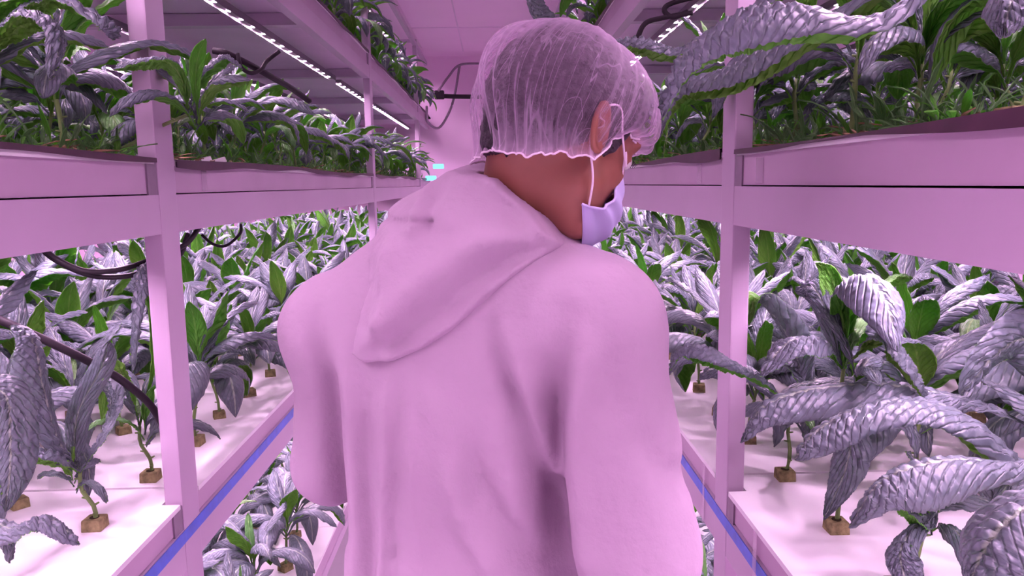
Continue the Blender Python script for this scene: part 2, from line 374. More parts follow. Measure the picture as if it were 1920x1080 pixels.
def plant_spec(seed, h, nl, size, green=0.0, upright=0.0):
    """list of leaf descriptions (path, hint, width, kind) plus the stem path"""
    rg = np.random.default_rng(seed); spec = []
    lean = rg.normal(0, .018, 2); top = np.array((lean[0], lean[1], h))
    stem = spline([(0, 0, .0), (lean[0] * .2 + .006, lean[1] * .1, h * .35), (lean[0] * .8 - .004, lean[1] * .8, h * .75), top], 8)
    az0 = rg.uniform(0, 6.28)
    for i in range(nl):
        age = (i + .5) / nl; az = az0 + 2.39996 * i + rg.normal(0, .2)
        hh = h * (1.02 - .38 * age); root = np.array((lean[0] * hh / h, lean[1] * hh / h, hh))
        length = size * (.50 + .62 * age ** .6) * rg.uniform(.85, 1.12) * (1 if age < .88 else .8)
        el = 86 - 34 * age + rg.normal(0, 6); bend = (25 + 165 * age ** .8) * (1 - .45 * upright) + rg.normal(0, 14)
        path = arc_path(rg, root, az, length, el, bend, sway=rg.normal(0, .45))
        d = np.array((math.cos(az), math.sin(az), 0)); hint = -d * math.sin(math.radians(el)) + np.array((0, 0, math.cos(math.radians(el))))
        wd = (.040 + .032 * age) * size / .26 * rg.uniform(.85, 1.15)
        kk = 'young' if rg.uniform() < green * (1.2 - age) + (.30 if age < .10 else 0) else 'old'
        spec.append((path, hint, wd * (.6 if kk == 'young' else 1), kk, 1.0 + .35 * age if kk == 'old' else .6))
    return stem, spec
def stem_mb(stem):
    b = MB(); b.tube(stem, .0042, 8, taper=.8)
    for i in range(1, len(stem) - 1):      # leaf scars
        a = i * 2.4; d = np.array((math.cos(a), math.sin(a), .25)) * .006
        b.tube([stem[i], stem[i] + d, stem[i] + d * 1.7], .0024, 6, taper=.6)
    return b
def cube_mesh():
    b = MB(); s = .0175; V = [(-s, -s, -.004), (s, -s, -.004), (s, s, -.004), (-s, s, -.004), (-s * .94, -s * .94, .021), (s * .94, -s * .94, .021), (s * .94, s * .94, .021), (-s * .94, s * .94, .021)]
    b.add(V, [(3, 2, 1, 0), (4, 5, 6, 7), (0, 1, 5, 4), (1, 2, 6, 5), (2, 3, 7, 6), (3, 0, 4, 7)])
    me = b.mesh('rockwool_cube', [M_ROCK, M_ROCKHOLE], False, .003)
    return me
CUBE = cube_mesh()
def hole_mesh():
    b = MB(); b.tube([(0, 0, .0205), (0, 0, .0218)], .0085, 10); return b.mesh('planting_hole', M_ROCKHOLE)
HOLE = hole_mesh()
def make_plant(name, seed, h, nl, size, green, upright, nu, nv):
    root = empty(name); stem, spec = plant_spec(seed, h, nl, size, green, upright)
    link('rockwool_cube', CUBE, root); link('stem', stem_mb(stem).mesh('stem', M_STEM, True), root)
    for i, (path, hint, wd, kind, cu) in enumerate(spec):
        V, Fq, mi, uv = leaf_geo(path, hint, wd, nu, nv, cu, seed=seed * 50 + i)
        link('leaf', npmesh('leaf', V, Fq, [M_YTOP if kind == 'young' else M_TOP, M_UND], True, mi, uv), root)
    return root
def low_plant(seed, h, nl, size, green, upright):
    stem, spec = plant_spec(seed, h, nl, size, green, upright); Vs, Fs, Ms, U = [], [], [], []; n = 0
    for i, (path, hint, wd, kind, cu) in enumerate(spec):
        V, Fq, mi, uv = leaf_geo(path, hint, wd, 4, 9, cu, blister=.003, seed=seed * 50 + i)
        if kind == 'young': mi = np.where(mi == 0, 2, mi)
        Vs.append(V); Fs.append(Fq + n); Ms.append(mi); U.append(uv); n += len(V)
    s = .0175; V = np.array([(x, y, z) for x in (-s, s) for y in (-s, s) for z in (0, .02)]); Fq = np.array([(0, 1, 3, 2), (4, 6, 7, 5), (0, 4, 5, 1), (2, 3, 7, 6), (1, 5, 7, 3)])
    Vs.append(V); Fs.append(Fq + n); Ms.append(np.full(5, 3)); U.append(np.zeros((8, 2))); n += 8
    for i in range(len(stem) - 1):
        a, c = stem[i], stem[i + 1]; o1 = np.array((.005, 0, 0)); o2 = np.array((0, .005, 0))
        V = np.array((a - o1, a - o2, a + o1, a + o2, c - o1, c - o2, c + o1, c + o2)); Fq = np.array([(k, (k + 1) % 4, 4 + (k + 1) % 4, 4 + k) for k in range(4)])
        Vs.append(V); Fs.append(Fq + n); Ms.append(np.full(4, 4)); U.append(np.zeros((8, 2))); n += 8
    return np.concatenate(Vs), np.concatenate(Fs), np.concatenate(Ms), np.concatenate(U)

# tier habits: (stem height, leaves, leaf length, share of young leaves, uprightness)
HABIT = {0: (.13, 11, .29, .05, .1), 1: (.17, 12, .31, .05, .08), 2: (.13, 13, .27, .38, .55), 3: (.13, 13, .31, .12, .0)}
slots = []
for sd in (-1, 1):
    W = WL if sd < 0 else WR; first = .115 if sd < 0 else .135
    for ti in (0, 1, 2, 3):
        nrow = {0: 3, 1: 6, 2: 6, 3: 4}[ti]
        for r in range(nrow):
            for k in range(-6, 29):
                y = (1.354 if sd < 0 else 1.51) + .2255 * k + (.11 if r % 2 else 0)
                if y < .05 or y > 7.6: continue
                if ti == 0 and y > 4: continue
                x = sd * (W + (first if ti != 3 else .075) + .205 * r)
                z = TIERS[ti]['top']; u, v, d = proj((x, y, z + .1))
                seen = d > .3 and -150 < u < 2070 and -260 < v < 1350 and y > .42
                if not seen and (r > 4 or ti == 0): continue
                if ti == 2 and sd == 1 and r == 0 and y < 1.0: continue
                if ti == 1 and sd == 1 and y < 1.05 and seen: continue
                if not seen and ti < 3 and r < (2 if ti == 1 else 1): continue
                slots.append(dict(sd=sd, ti=ti, r=r, k=k, x=x, y=y, z=z, u=u, v=v, d=d, seen=seen))

def hero_plant(base, crown, leaves, seed, extra=None, label='', cube=True):
    """a plant whose longest leaves follow the photographed ones; extra=(n, size, green, upright) adds ordinary leaves"""
    base = np.asarray(base, float); crown = np.asarray(crown, float) - base
    root = empty('kale_plant', base); tag(root, label, 'plant', 'kale plants on the racks')
    link('rockwool_cube', CUBE, root); link('planting_hole', HOLE, root)
    stem = spline([(0, 0, 0), crown * .35 + (.006, .004, 0), crown * .7 - (.006, 0, 0), crown], 9)
    link('stem', stem_mb(stem).mesh('stem', M_STEM, True), root)
    for i, (pts, hint, wd, cu, kind) in enumerate(leaves):
        pts = [np.asarray(p) - base for p in pts]
        V, Fq, mi, uv = leaf_geo(pts, hint, wd, 20, 130, cu, blister=.0064, ruffle=.0012, seed=seed + i, pet=.12)
        link('leaf', npmesh('leaf', V, Fq, [M_YTOP if kind == 'young' else M_TOP, M_UND], True, mi, uv), root)
    if extra:
        _, spec = plant_spec(seed, crown[2], extra[0], extra[1], extra[2], extra[3])
        for i, (path, hint, wd, kind, cu) in enumerate(spec):
            path = [p + crown - np.array((0, 0, crown[2])) for p in path]
            V, Fq, mi, uv = leaf_geo(path, hint, wd, 12, 56, cu, seed=seed * 9 + i)
            link('leaf', npmesh('leaf', V, Fq, [M_YTOP if kind == 'young' else M_TOP, M_UND], True, mi, uv), root)
    return root
def A(*p): return [at(*q) for q in p]
def AS(*p): return A(*[(u, v, y - .08) for u, v, y in p])
UP = (0, 0, 1)
hero_plant((.588, 1.27, .94), at(1582, 690, 1.28), [
    (AS((1582, 692, 1.38), (1577, 612, 1.41), (1586, 545, 1.38), (1620, 520, 1.31), (1662, 570, 1.24), (1684, 660, 1.21)), (0, 1, .1), .088, 1.0, 'old'),
    (AS((1580, 690, 1.36), (1535, 640, 1.33), (1480, 640, 1.30), (1425, 705, 1.27)), UP, .075, .9, 'old'),
    (AS((1578, 690, 1.37), (1556, 600, 1.40), (1525, 540, 1.43), (1490, 545, 1.46)), (-.3, -.5, .6), .05, .9, 'old'),
    (AS((1590, 680, 1.35), (1650, 630, 1.30), (1705, 670, 1.27), (1735, 750, 1.25)), (.3, -.4, .8), .062, 1.1, 'old'),
    (AS((1582, 690, 1.37), (1580, 600, 1.40), (1556, 515, 1.42), (1530, 492, 1.42)), (.5, .6, .3), .035, .8, 'young'),
    (AS((1585, 685, 1.37), (1612, 600, 1.42), (1660, 530, 1.46), (1710, 520, 1.48)), (-.4, .4, .6), .05, .8, 'young'),
    (AS((1590, 760, 1.36), (1600, 800, 1.34), (1585, 880, 1.32), (1545, 975, 1.30)), (-.7, -.7, .2), .050, .5, 'old'),
    ], 301, (5, .20, .2, .3), 'tall kale plant right of the right post, big crinkled leaf curling over its green crown')
hero_plant((.80, 1.06, .94), at(2000, 830, 1.06), [
    (A((2000, 830, 1.06), (1925, 870, 1.05), (1825, 785, 1.06), (1720, 752, 1.08), (1610, 765, 1.09), (1535, 805, 1.09), (1490, 862, 1.08)), UP, .115, 1.6, 'old'),
    (A((2000, 830, 1.08), (1850, 760, 1.16), (1750, 735, 1.19), (1640, 722, 1.21), (1520, 730, 1.21), (1432, 765, 1.20), (1388, 830, 1.19)), UP, .092, 1.6, 'old'),
    (A((2000, 832, 1.04), (1920, 870, 1.0), (1805, 860, .98), (1705, 880, .98), (1640, 915, .98), (1592, 990, .98)), UP, .100, 1.6, 'old'),
    (A((2000, 825, 1.08), (1990, 720, 1.12), (1930, 640, 1.14), (1870, 660, 1.14), (1800, 740, 1.16)), (-.3, -.3, .8), .085, .8, 'old'),
    ], 311, (6, .20, 0, .1), 'kale plant at the right picture edge with three long dark leaves arching toward the aisle')
hero_plant((.588, 1.06, .94), at(1765, 945, 1.04), [
    (AS((1765, 945, 1.12), (1740, 985, 1.08), (1700, 960, 1.06), (1668, 925, 1.05)), UP, .02, .5, 'old'),
    (AS((1765, 945, 1.12), (1700, 1010, 1.05), (1690, 1060, 1.03), (1720, 1130, 1.02)), UP, .05, 1.0, 'old'),
    ], 321, (8, .13, .15, .3), 'small bushy kale plant at the bottom right, under the long arching leaves')
hero_plant((.86, .74, .94), at(2150, 900, .74), [
    (A((2150, 900, .74), (2010, 900, .68), (1930, 945, .64), (1860, 1010, .62), (1815, 1100, .61)), UP, .085, 1.0, 'old'),
    ], 331, (4, .16, 0, .1), 'kale plant in the bottom right corner with a dark leaf drooping out of frame')
hero_plant((.588, 1.51, .94), at(1488, 765, 1.50), [
    (AS((1488, 765, 1.58), (1432, 716, 1.50), (1380, 682, 1.45), (1320, 652, 1.43), (1272, 655, 1.43), (1256, 694, 1.43)), UP, .056, 1.5, 'old'),
    (AS((1488, 765, 1.58), (1455, 740, 1.62), (1405, 690, 1.66), (1340, 690, 1.68), (1310, 712, 1.68)), UP, .055, 1.5, 'old'),
    (AS((1488, 765, 1.58), (1500, 690, 1.6), (1470, 620, 1.6), (1420, 560, 1.6), (1405, 610, 1.58)), (-.6, 0, .6), .075, .9, 'old'),
    ], 341, (6, .22, .2, .3), 'kale plant behind the right post with a slim leaf reaching across it')
hero_plant((.58, .86, 1.605), at(2010, -90, .86), [
    (A((2010, -90, .86), (1800, -60, .86), (1640, 30, .86), (1500, 15, .86), (1400, 22, .86), (1320, 65, .87), (1268, 130, .88), (1240, 225, .89)), UP, .085, 1.5, 'old'),
    (A((2010, -90, .88), (1700, -80, .98), (1480, -20, 1.02), (1340, 60, 1.05), (1270, 92, 1.06), (1200, 78, 1.06), (1132, 82, 1.06)), UP, .045, 1.1, 'old'),
    (A((2010, -90, .86), (1960, -60, .75), (1905, -10, .68), (1880, 70, .66)), UP, .06, 1.0, 'old'),
    (A((2010, -90, .88), (1750, -70, 1.0), (1500, 60, 1.08), (1370, 125, 1.12), (1270, 165, 1.14), (1236, 260, 1.15)), UP, .07, 1.5, 'old'),
    ], 351, (4, .22, .3, .3), 'kale plant on the right middle shelf with huge dark leaves hanging across the post')
hero_plant((-.78, 1.17, 1.605), at(-40, 120, 1.17), [
    (A((-40, 120, 1.17), (0, 60, 1.15), (60, 8, 1.13), (130, -14, 1.12)), UP, .04, .9, 'old'),
    (A((-40, 120, 1.17), (-10, 20, 1.14), (100, -5, 1.12), (205, 45, 1.10), (215, 75, 1.10)), UP, .05, 1.0, 'old'),
    (A((-40, 120, 1.17), (5, 60, 1.12), (60, 22, 1.10), (110, 60, 1.08), (95, 150, 1.06)), UP, .05, 1.0, 'old'),
    ], 361, (8, .22, .4, .5), 'kale plant left of the left post on the middle shelf, top left corner')
hero_plant((-.755, 1.50, 1.605), at(352, 215, 1.50), [
    (A((352, 215, 1.50), (345, 160, 1.42), (318, 118, 1.36), (270, 112, 1.33), (212, 130, 1.31)), UP, .036, 1.0, 'old'),
    (A((352, 215, 1.50), (380, 140, 1.5), (420, 105, 1.5), (455, 130, 1.5)), UP, .04, .9, 'old'),
    ], 371, (8, .20, .5, .6), 'kale plant on the left middle shelf with one leaf lying across the post')
hero_plant((-.735, 1.585, .94), at(262, 800, 1.58), [
    (AS((262, 800, 1.66), (300, 640, 1.66), (305, 530, 1.64), (270, 495, 1.60), (252, 570, 1.57), (248, 700, 1.56)), (0, 1, .1), .070, 1.2, 'old'),
    (AS((262, 800, 1.66), (235, 720, 1.62), (215, 700, 1.60), (195, 800, 1.58)), (-.4, -.4, .8), .045, .9, 'old'),
    (AS((262, 800, 1.66), (250, 740, 1.7), (225, 690, 1.7), (210, 660, 1.7)), (.4, .6, .4), .035, .6, 'young'),
    ], 381, (4, .16, .3, .5), 'kale plant on the left lower shelf, long leaf hanging down beside the post')
hero_plant((-.735, 1.354, .94), at(150, 885, 1.34), [
    (A((150, 885, 1.34), (140, 840, 1.36), (148, 770, 1.36), (190, 690, 1.34), (205, 640, 1.33)), (.3, -.9, .2), .050, 1.1, 'old'),
    (A((150, 885, 1.34), (110, 830, 1.30), (80, 720, 1.28), (60, 640, 1.26), (20, 610, 1.24)), (.5, -.3, .5), .070, .9, 'old'),
    (A((150, 885, 1.34), (90, 850, 1.26), (30, 860, 1.22), (-10, 950, 1.20)), UP, .055, 1.2, 'old'),
    (A((150, 885, 1.34), (200, 800, 1.42), (205, 740, 1.46), (170, 700, 1.5)), (-.5, -.2, .5), .05, 1.0, 'old'),
    ], 411, (7, .085, .35, .2), 'kale plant left of the left post, lower shelf, with a knot of small leaves')
hero_plant((-.79, 1.02, .94), at(-130, 960, 1.02), [
    (A((-130, 960, 1.02), (-50, 960, 1.0), (20, 990, .98), (85, 970, .97), (150, 1020, .96)), UP, .055, 1.5, 'old'),
    (A((-130, 960, 1.02), (-60, 760, 1.0), (10, 740, .98), (20, 850, .97), (10, 960, .97)), (-.2, -.5, .6), .06, .9, 'old'),
    ], 391, (5, .18, 0, .1), 'kale plant at the bottom left corner, grey leaf low over the board')
hero_plant((.60, 1.72, 2.215), at(1250, -190, 1.72), [
    (A((1250, -190, 1.72), (1110, -120, 1.66), (1005, -50, 1.62), (998, 15, 1.60), (1030, 48, 1.60), (1062, 55, 1.60), (1076, 78, 1.60)), (-.7, -.3, .5), .042, .9, 'old'),
    ], 401, (7, .24, .1, .2), 'kale plant on the top right shelf, one leaf curling down before the ceiling')

# ordinary plants: prototypes, then copies
HERO_SPOTS = [(.588, 1.27, 1), (.80, 1.06, 1), (.588, 1.06, 1), (.86, .74, 1), (.588, 1.51, 1), (.58, .86, 2), (-.78, 1.17, 2), (-.755, 1.50, 2), (-.735, 1.585, 1), (-.735, 1.354, 1), (-.79, 1.02, 1), (.60, 1.72, 3)]
def near_hero(s):
    return any(ti == s['ti'] and abs(s['x'] - x) < .11 and abs(s['y'] - y) < .11 for x, y, ti in HERO_SPOTS)
slots = [s for s in slots if not near_hero(s)]
def score(s):
    occl = 1.0
    if not s['seen']: return 0
    u, v = s['u'], s['v']
    if 620 < u < 1200 and v > 420: occl = .15
    return occl * (.80 if s['ti'] != 2 else .72) ** s['r'] * (.55 if s['ti'] in (0, 3) else 1) / s['d']
slots.sort(key=score, reverse=True)
solo, rest = slots[:280], slots[280:]
proto = {}
def get_proto(key):
    if key not in proto:
        ti, var, res = key; h, nl, size, g, up = HABIT[ti]; f = 1 + .12 * math.sin(var * 2.3)
        proto[key] = [make_plant('kale_plant', 17 * var + 100 * ti + 3, h * f, nl, size * (1 + .1 * math.cos(var * 1.7)), g, up, *res), False]
    return proto[key]
def copy_tree(o, parent=None):
    c = o.copy(); COL.objects.link(c); c.parent = parent
    for ch in o.children: copy_tree(ch, c)
    return c
ORD = ['first', 'second', 'third', 'fourth', 'fifth', 'sixth', 'seventh', 'eighth', 'ninth', 'tenth', 'eleventh', 'twelfth'] + [f'{n}th' for n in range(13, 40)]
ROW = ['front row', 'second row', 'third row', 'fourth row', 'fifth row', 'back row']
from collections import defaultdict
rows = defaultdict(list)
for s in slots: rows[(s['sd'], s['ti'], s['r'])].append(s)
for q in rows.values():
    a = sorted([s for s in q if s['y'] >= 1.46], key=lambda s: s['y']); c = sorted([s for s in q if s['y'] < 1.46], key=lambda s: -s['y'])
    for i, s in enumerate(a): s['ord'] = ORD[i] + ' beyond the near post'
    for i, s in enumerate(c): s['ord'] = ORD[i] + ' before the near post'
sources = []
rg = np.random.default_rng(5)
for s in solo:
    res = (14, 64) if s['d'] < 1.9 else ((8, 30) if s['d'] < 3.2 else (4, 12))
    key = (s['ti'], int(rg.integers(0, 5)) if s['d'] < 3.2 else int(rg.integers(0, 3)), res)
    p = get_proto(key)
    if not p[1]: o = p[0]; p[1] = True
    else: o = copy_tree(p[0])
    s['key'] = key
    o.location = (s['x'] + rg.normal(0, .006), s['y'] + rg.normal(0, .008), s['z'])
    o.rotation_euler = (0, 0, rg.uniform(0, 6.28)); k = rg.uniform(.85, 1.12); o.scale = (k, k, k * rg.uniform(.9, 1.08) * (1.18 if s['ti'] == 1 and s['r'] > 1 else 1) * (1.05 if s['ti'] == 1 and s['r'] > 2 else 1))
    tag(o, f'crinkled kale plant, {SIDE_WORD[s["sd"]]} {TIERS[s["ti"]]["name"]} shelf, {ROW[s["r"]]}, {s["ord"]}', 'plant', 'kale plants on the racks')
lows = {(ti, v): low_plant(17 * v + 100 * ti + 9, *[HABIT[ti][i] for i in (0, 1, 2, 3, 4)]) for ti in range(4) for v in range(3)}
Vs, Fs, Ms, U = [], [], [], []; n = 0
for s in rest:
    V, Fq, mi, uv = lows[(s['ti'], int(rg.integers(0, 3)))]; a = rg.uniform(0, 6.28); k = rg.uniform(.85, 1.12)
    R = np.array(((math.cos(a), -math.sin(a), 0), (math.sin(a), math.cos(a), 0), (0, 0, 1))) * k
    R[2, 2] *= 1.2 if s['ti'] == 1 and s['r'] > 1 else 1; Vs.append(V @ R.T + np.array((s['x'], s['y'], s['z']))); Fs.append(Fq + n); Ms.append(mi); U.append(uv); n += len(V)
if n:
    o = link('kale_foliage', npmesh('kale_foliage', np.concatenate(Vs), np.concatenate(Fs), [M_TOP, M_UND, M_YTOP, M_ROCK, M_STEM], True, np.concatenate(Ms), np.concatenate(U)))
    tag(o, 'mass of distant and rear kale plants filling the racks on both sides', 'plants', kind='stuff')
# low greenery and litter between the stems of the eye-level shelves
Vs, Fs, Ms, U = [], [], [], []; n = 0; rg = np.random.default_rng(21)
blades = []
for v in range(14):
    L = rg.uniform(.03, .085); up = v % 3 != 0
    path = arc_path(rg, (0, 0, 0), 0, L, rg.uniform(50, 88) if up else rg.uniform(5, 30), rg.uniform(20, 110) if up else 30, 5)
    blades.append((leaf_geo(path, (-.7, 0, .7) if up else (0, 0, 1), rg.uniform(.005, .013), 2, 5, .6, blister=.001, seed=v), up))
for sd in (-1, 1):
    W = WL if sd < 0 else WR
    for k in range(5200):
        ti = 2 if rg.uniform() < .85 else 3
        y = .9 + 6.6 * rg.uniform() ** 1.3; x = sd * (W + .065 + .55 * rg.uniform() ** 1.6); (V, Fq, mi, uv), up = blades[int(rg.integers(0, 14))]
        a = rg.uniform(0, 6.28); kk = rg.uniform(.6, 1.3); Rm = np.array(((math.cos(a), -math.sin(a), 0), (math.sin(a), math.cos(a), 0), (0, 0, 1))) * kk
        Vs.append(V @ Rm.T + np.array((x, y, TIERS[ti]['top'] + .004))); Fs.append(Fq + n); U.append(uv); n += len(V)
        Ms.append(np.full(len(Fq), 2 if not up and rg.uniform() < .6 else (0 if rg.uniform() < .75 else 1)))
o = link('undergrowth', npmesh('undergrowth', np.concatenate(Vs), np.concatenate(Fs), [M_YTOP, M_UND, M_LITTER], True, np.concatenate(Ms), np.concatenate(U)))
tag(o, 'low seedling leaves and brown litter between the kale stems on the shelves', 'undergrowth', kind='stuff')
print('plants', len(solo), 'stuff', len(rest))

# ---------------------------------------------------------------- distance fields for the figure
f4 = np.float32
def smin(a, b, k):
    h = np.clip(.5 + .5 * (b - a) / k, 0, 1); return b + (a - b) * h - k * h * (1 - h)
def cone(P, a, b, r1, r2):
    a = np.asarray(a, f4); b = np.asarray(b, f4); d = b - a
    t = np.clip(((P - a) @ d) / float(d @ d), 0, 1)
    return np.linalg.norm(P - a - t[:, None] * d, axis=1) - (r1 + (r2 - r1) * t)
def ell(P, c, R, rad):
    """ellipsoid with axes given by the rows of R"""
    q = (P - np.asarray(c, f4)) @ np.asarray(R, f4).T; rad = np.asarray(rad, f4)
    k0 = np.linalg.norm(q / rad, axis=1); k1 = np.linalg.norm(q / rad ** 2, axis=1) + 1e-9
    return k0 * (k0 - 1) / k1
def torus(P, c, ax, R, r):
    q = P - np.asarray(c, f4); ax = nrm(ax).astype(f4); h = q @ ax; rad = np.linalg.norm(q - h[:, None] * ax, axis=1)
    return np.sqrt((rad - R) ** 2 + h ** 2) - r
def polydist(q, pts, along=False):
    """distance of 2-d points q to a polyline, and the sign side of it"""
    best = np.full(len(q), 9., f4); m = len(pts) - 1; tt = np.zeros(len(q), f4)
    for k, (a, b_) in enumerate(zip(pts[:-1], pts[1:])):
        a = np.asarray(a, f4); d = np.asarray(b_, f4) - a; t = np.clip(((q - a) @ d) / float(d @ d), 0, 1)
        dd = np.linalg.norm(q - a - t[:, None] * d, axis=1); tt = np.where(dd < best, (k + t) / m, tt); best = np.minimum(best, dd)
    return (best, tt) if along else best
def inside(q, poly):
    c = np.zeros(len(q), bool); n = len(poly)
    for i in range(n):
        x1, y1 = poly[i]; x2, y2 = poly[(i + 1) % n]
        if y1 == y2: continue
        c ^= ((y1 > q[:, 1]) != (y2 > q[:, 1])) & (q[:, 0] < (x2 - x1) * (q[:, 1] - y1) / (y2 - y1) + x1)
    return c
def fbm(P, s, seed=0):
    r = np.random.default_rng(seed); o = np.zeros(len(P), f4)
    for k in range(7):
        d = r.normal(size=3); d /= np.linalg.norm(d); o += np.sin(P @ (d * s * (1 + .35 * k)).astype(f4) + r.uniform(0, 6.28)) / (1 + .3 * k)
    return o / 3
def surface(sdf, lo, hi, h, smooth=2):
    lo = np.asarray(lo, float); n = np.ceil((np.asarray(hi) - lo) / h).astype(int) + 1; BS = 12
    n = ((n + BS - 1) // BS) * BS; F = np.ones(n, f4)
    nb = n // BS; bi = np.stack(np.meshgrid(*[np.arange(k) for k in nb], indexing='ij'), -1).reshape(-1, 3)
    d0 = sdf((lo + (bi * BS + (BS - 1) / 2) * h).astype(f4))
    act = np.abs(d0) < h * BS * .87 * 1.5 + .03
    for b_, v in zip(bi[~act], d0[~act]):
        i, j, k = b_ * BS; F[i:i + BS, j:j + BS, k:k + BS] = 1 if v > 0 else -1
    loc = np.stack(np.meshgrid(*[np.arange(BS)] * 3, indexing='ij'), -1).reshape(-1, 3)
    A_ = bi[act]
    for c in range(0, len(A_), 200):
        ch = A_[c:c + 200]; I = (ch[:, None] * BS + loc[None]).reshape(-1, 3)
        F[I[:, 0], I[:, 1], I[:, 2]] = sdf((lo + I * h).astype(f4))
    S = F < 0
    c8 = [(i, j, k) for i in (0, 1) for j in (0, 1) for k in (0, 1)]
    sl = lambda A, o: A[o[0]:n[0] - 1 + o[0], o[1]:n[1] - 1 + o[1], o[2]:n[2] - 1 + o[2]]
    cnt = sum(sl(S, o).astype(np.int8) for o in c8); cell = (cnt > 0) & (cnt < 8)
    ci = np.argwhere(cell); idx = np.full(cell.shape, -1, np.int32); idx[cell] = np.arange(len(ci))
    val = np.stack([F[ci[:, 0] + o[0], ci[:, 1] + o[1], ci[:, 2] + o[2]] for o in c8], 1)
    acc = np.zeros((len(ci), 3)); num = np.zeros(len(ci))
    for a in range(8):
        for b_ in range(a + 1, 8):
            if sum(abs(c8[a][q] - c8[b_][q]) for q in range(3)) != 1: continue
            va, vb = val[:, a], val[:, b_]; m = (va < 0) != (vb < 0); t = np.where(m, va / np.where(m, va - vb, 1), 0)
            p = np.array(c8[a]) + t[:, None] * (np.array(c8[b_]) - np.array(c8[a])); acc += p * m[:, None]; num += m
    V = lo + (ci + acc / num[:, None]) * h
    Fs = []
    for ax in range(3):
        o = [0, 0, 0]; o[ax] = 1; a0 = S[:n[0] - o[0], :n[1] - o[1], :n[2] - o[2]]; a1 = S[o[0]:, o[1]:, o[2]:]
        e = np.argwhere(a0 != a1); u, v = [q for q in range(3) if q != ax]
        e = e[(e[:, u] > 0) & (e[:, v] > 0) & (e[:, u] < n[u] - 1) & (e[:, v] < n[v] - 1)]
        s = S[e[:, 0], e[:, 1], e[:, 2]]
        def g(du, dv):
            q = e.copy(); q[:, u] -= du; q[:, v] -= dv; return idx[q[:, 0], q[:, 1], q[:, 2]]
        Q = np.stack((g(1, 1), g(0, 1), g(0, 0), g(1, 0)), 1)
        flip = s if ax != 1 else ~s
        Q[~flip] = Q[~flip][:, ::-1]; Fs.append(Q[(Q >= 0).all(1)])
    Fq = np.concatenate(Fs)
    for _ in range(smooth):
        E = np.concatenate([Fq[:, [i, (i + 1) % 4]] for i in range(4)]); s = np.zeros_like(V); c = np.zeros(len(V))
        for q in range(3): s[:, q] = np.bincount(E[:, 0], V[E[:, 1], q], len(V)) + np.bincount(E[:, 1], V[E[:, 0], q], len(V))
        c = np.bincount(E[:, 0], minlength=len(V)) + np.bincount(E[:, 1], minlength=len(V))
        V = V * .5 + .5 * s / np.maximum(c, 1)[:, None]
    return V, Fq
def march(sdf, u, v, y0=.55, y1=1.5):
    """first point of the surface seen along the ray through pixel (u, v)"""
    a = at(u, v, y0); b_ = at(u, v, y1); t = np.linspace(0, 1, 500)[:, None]; P = (a + (b_ - a) * t)
    d = sdf(P.astype(f4)); k = np.argmax(d < 0)
    if d[k] >= 0: k = int(np.argmin(d))
    return P[k]

# ---------------------------------------------------------------- the person
PSI = math.radians(20); BR = np.array((math.cos(PSI), -math.sin(PSI), 0)); BF = np.array((math.sin(PSI), math.cos(PSI), 0)); BU = np.array((0, 0, 1.))
BODY = np.array((BR, BF, BU))
HC = at(1064, 206, .96)                                     # centre of the skull
az, pt = math.radians(54), math.radians(30)
HF = np.array((math.sin(az) * math.cos(pt), math.cos(az) * math.cos(pt), -math.sin(pt)))
HS = np.array((math.cos(az), -math.sin(az), 0.)); HU = np.cross(HS, HF); HEAD = np.array((HF, HS, HU))
def hp(f, s, u): return HC + HF * f + HS * s + HU * u
SR = at(1116, 610, .925); SL = at(632, 628, 1.06); ER = at(1192, 1030, .92); EL = at(625, 868, 1.10)
NB = at(968, 405, 1.0); SP = at(880, 500, 1.01)
HR_ = ER + np.array((-.03, .23, .02)); HL_ = EL + np.array((.05, .24, -.02))      # wrists, forearms reach forward
HIP = at(868, 1130, 1.04); HIP[2] = .93
KN = {-1: HIP + BR * -.10 + np.array((0, .03, -.44)), 1: HIP + BR * .10 + np.array((0, .05, -.44))}
FT = {-1: HIP + BR * -.11 + np.array((0, -.02, 0)), 1: HIP + BR * .11 + np.array((0, .02, 0))}
for k in FT: FT[k][2] = .09
def torso(P, g=0.0):
    """g thickens everything (cloth over skin)"""
    d = smin(cone(P, SR + BU * .01, SL + BU * .01, .060 + g, .056 + g), smin(cone(P, SP, SR, .062 + g, .052 + g), cone(P, SP, SL, .062 + g, .050 + g), .05), .05)
    d = smin(d, ell(P, at(872, 690, 1.02), BODY, (.172 + g, .105 + g, .20 + g)), .06)
    d = smin(d, ell(P, at(862, 900, 1.03), BODY, (.158 + g, .105 + g, .26 + g)), .06)
    d = smin(d, ell(P, HIP, BODY, (.165 + g, .115 + g, .18 + g)), .06)
    d = smin(d, cone(P, SP, NB, .06 + g, .050 + g), .07)
    return d
def limbs(P, g=0.0):
    d = cone(P, SR, ER, .056 + g, .045 + g * 2.2); d = smin(d, cone(P, ER, HR_, .044 + g * 2.2, .028 + g * .8), .015)
    e = cone(P, SL, EL, .046 + g, .040 + g); e = smin(e, cone(P, EL, HL_, .042 + g, .028 + g * .8), .015)
    return d, e
def legs(P, g=0.0):
    out = None
    for s in (-1, 1):
        h = HIP + BR * .085 * s + np.array((0, 0, -.06))
        d = smin(cone(P, h, KN[s], .085 + g, .056 + g), cone(P, KN[s], FT[s], .055 + g, .040 + g * .8), .03)
        out = d if out is None else smin(out, d, .02)
    return out
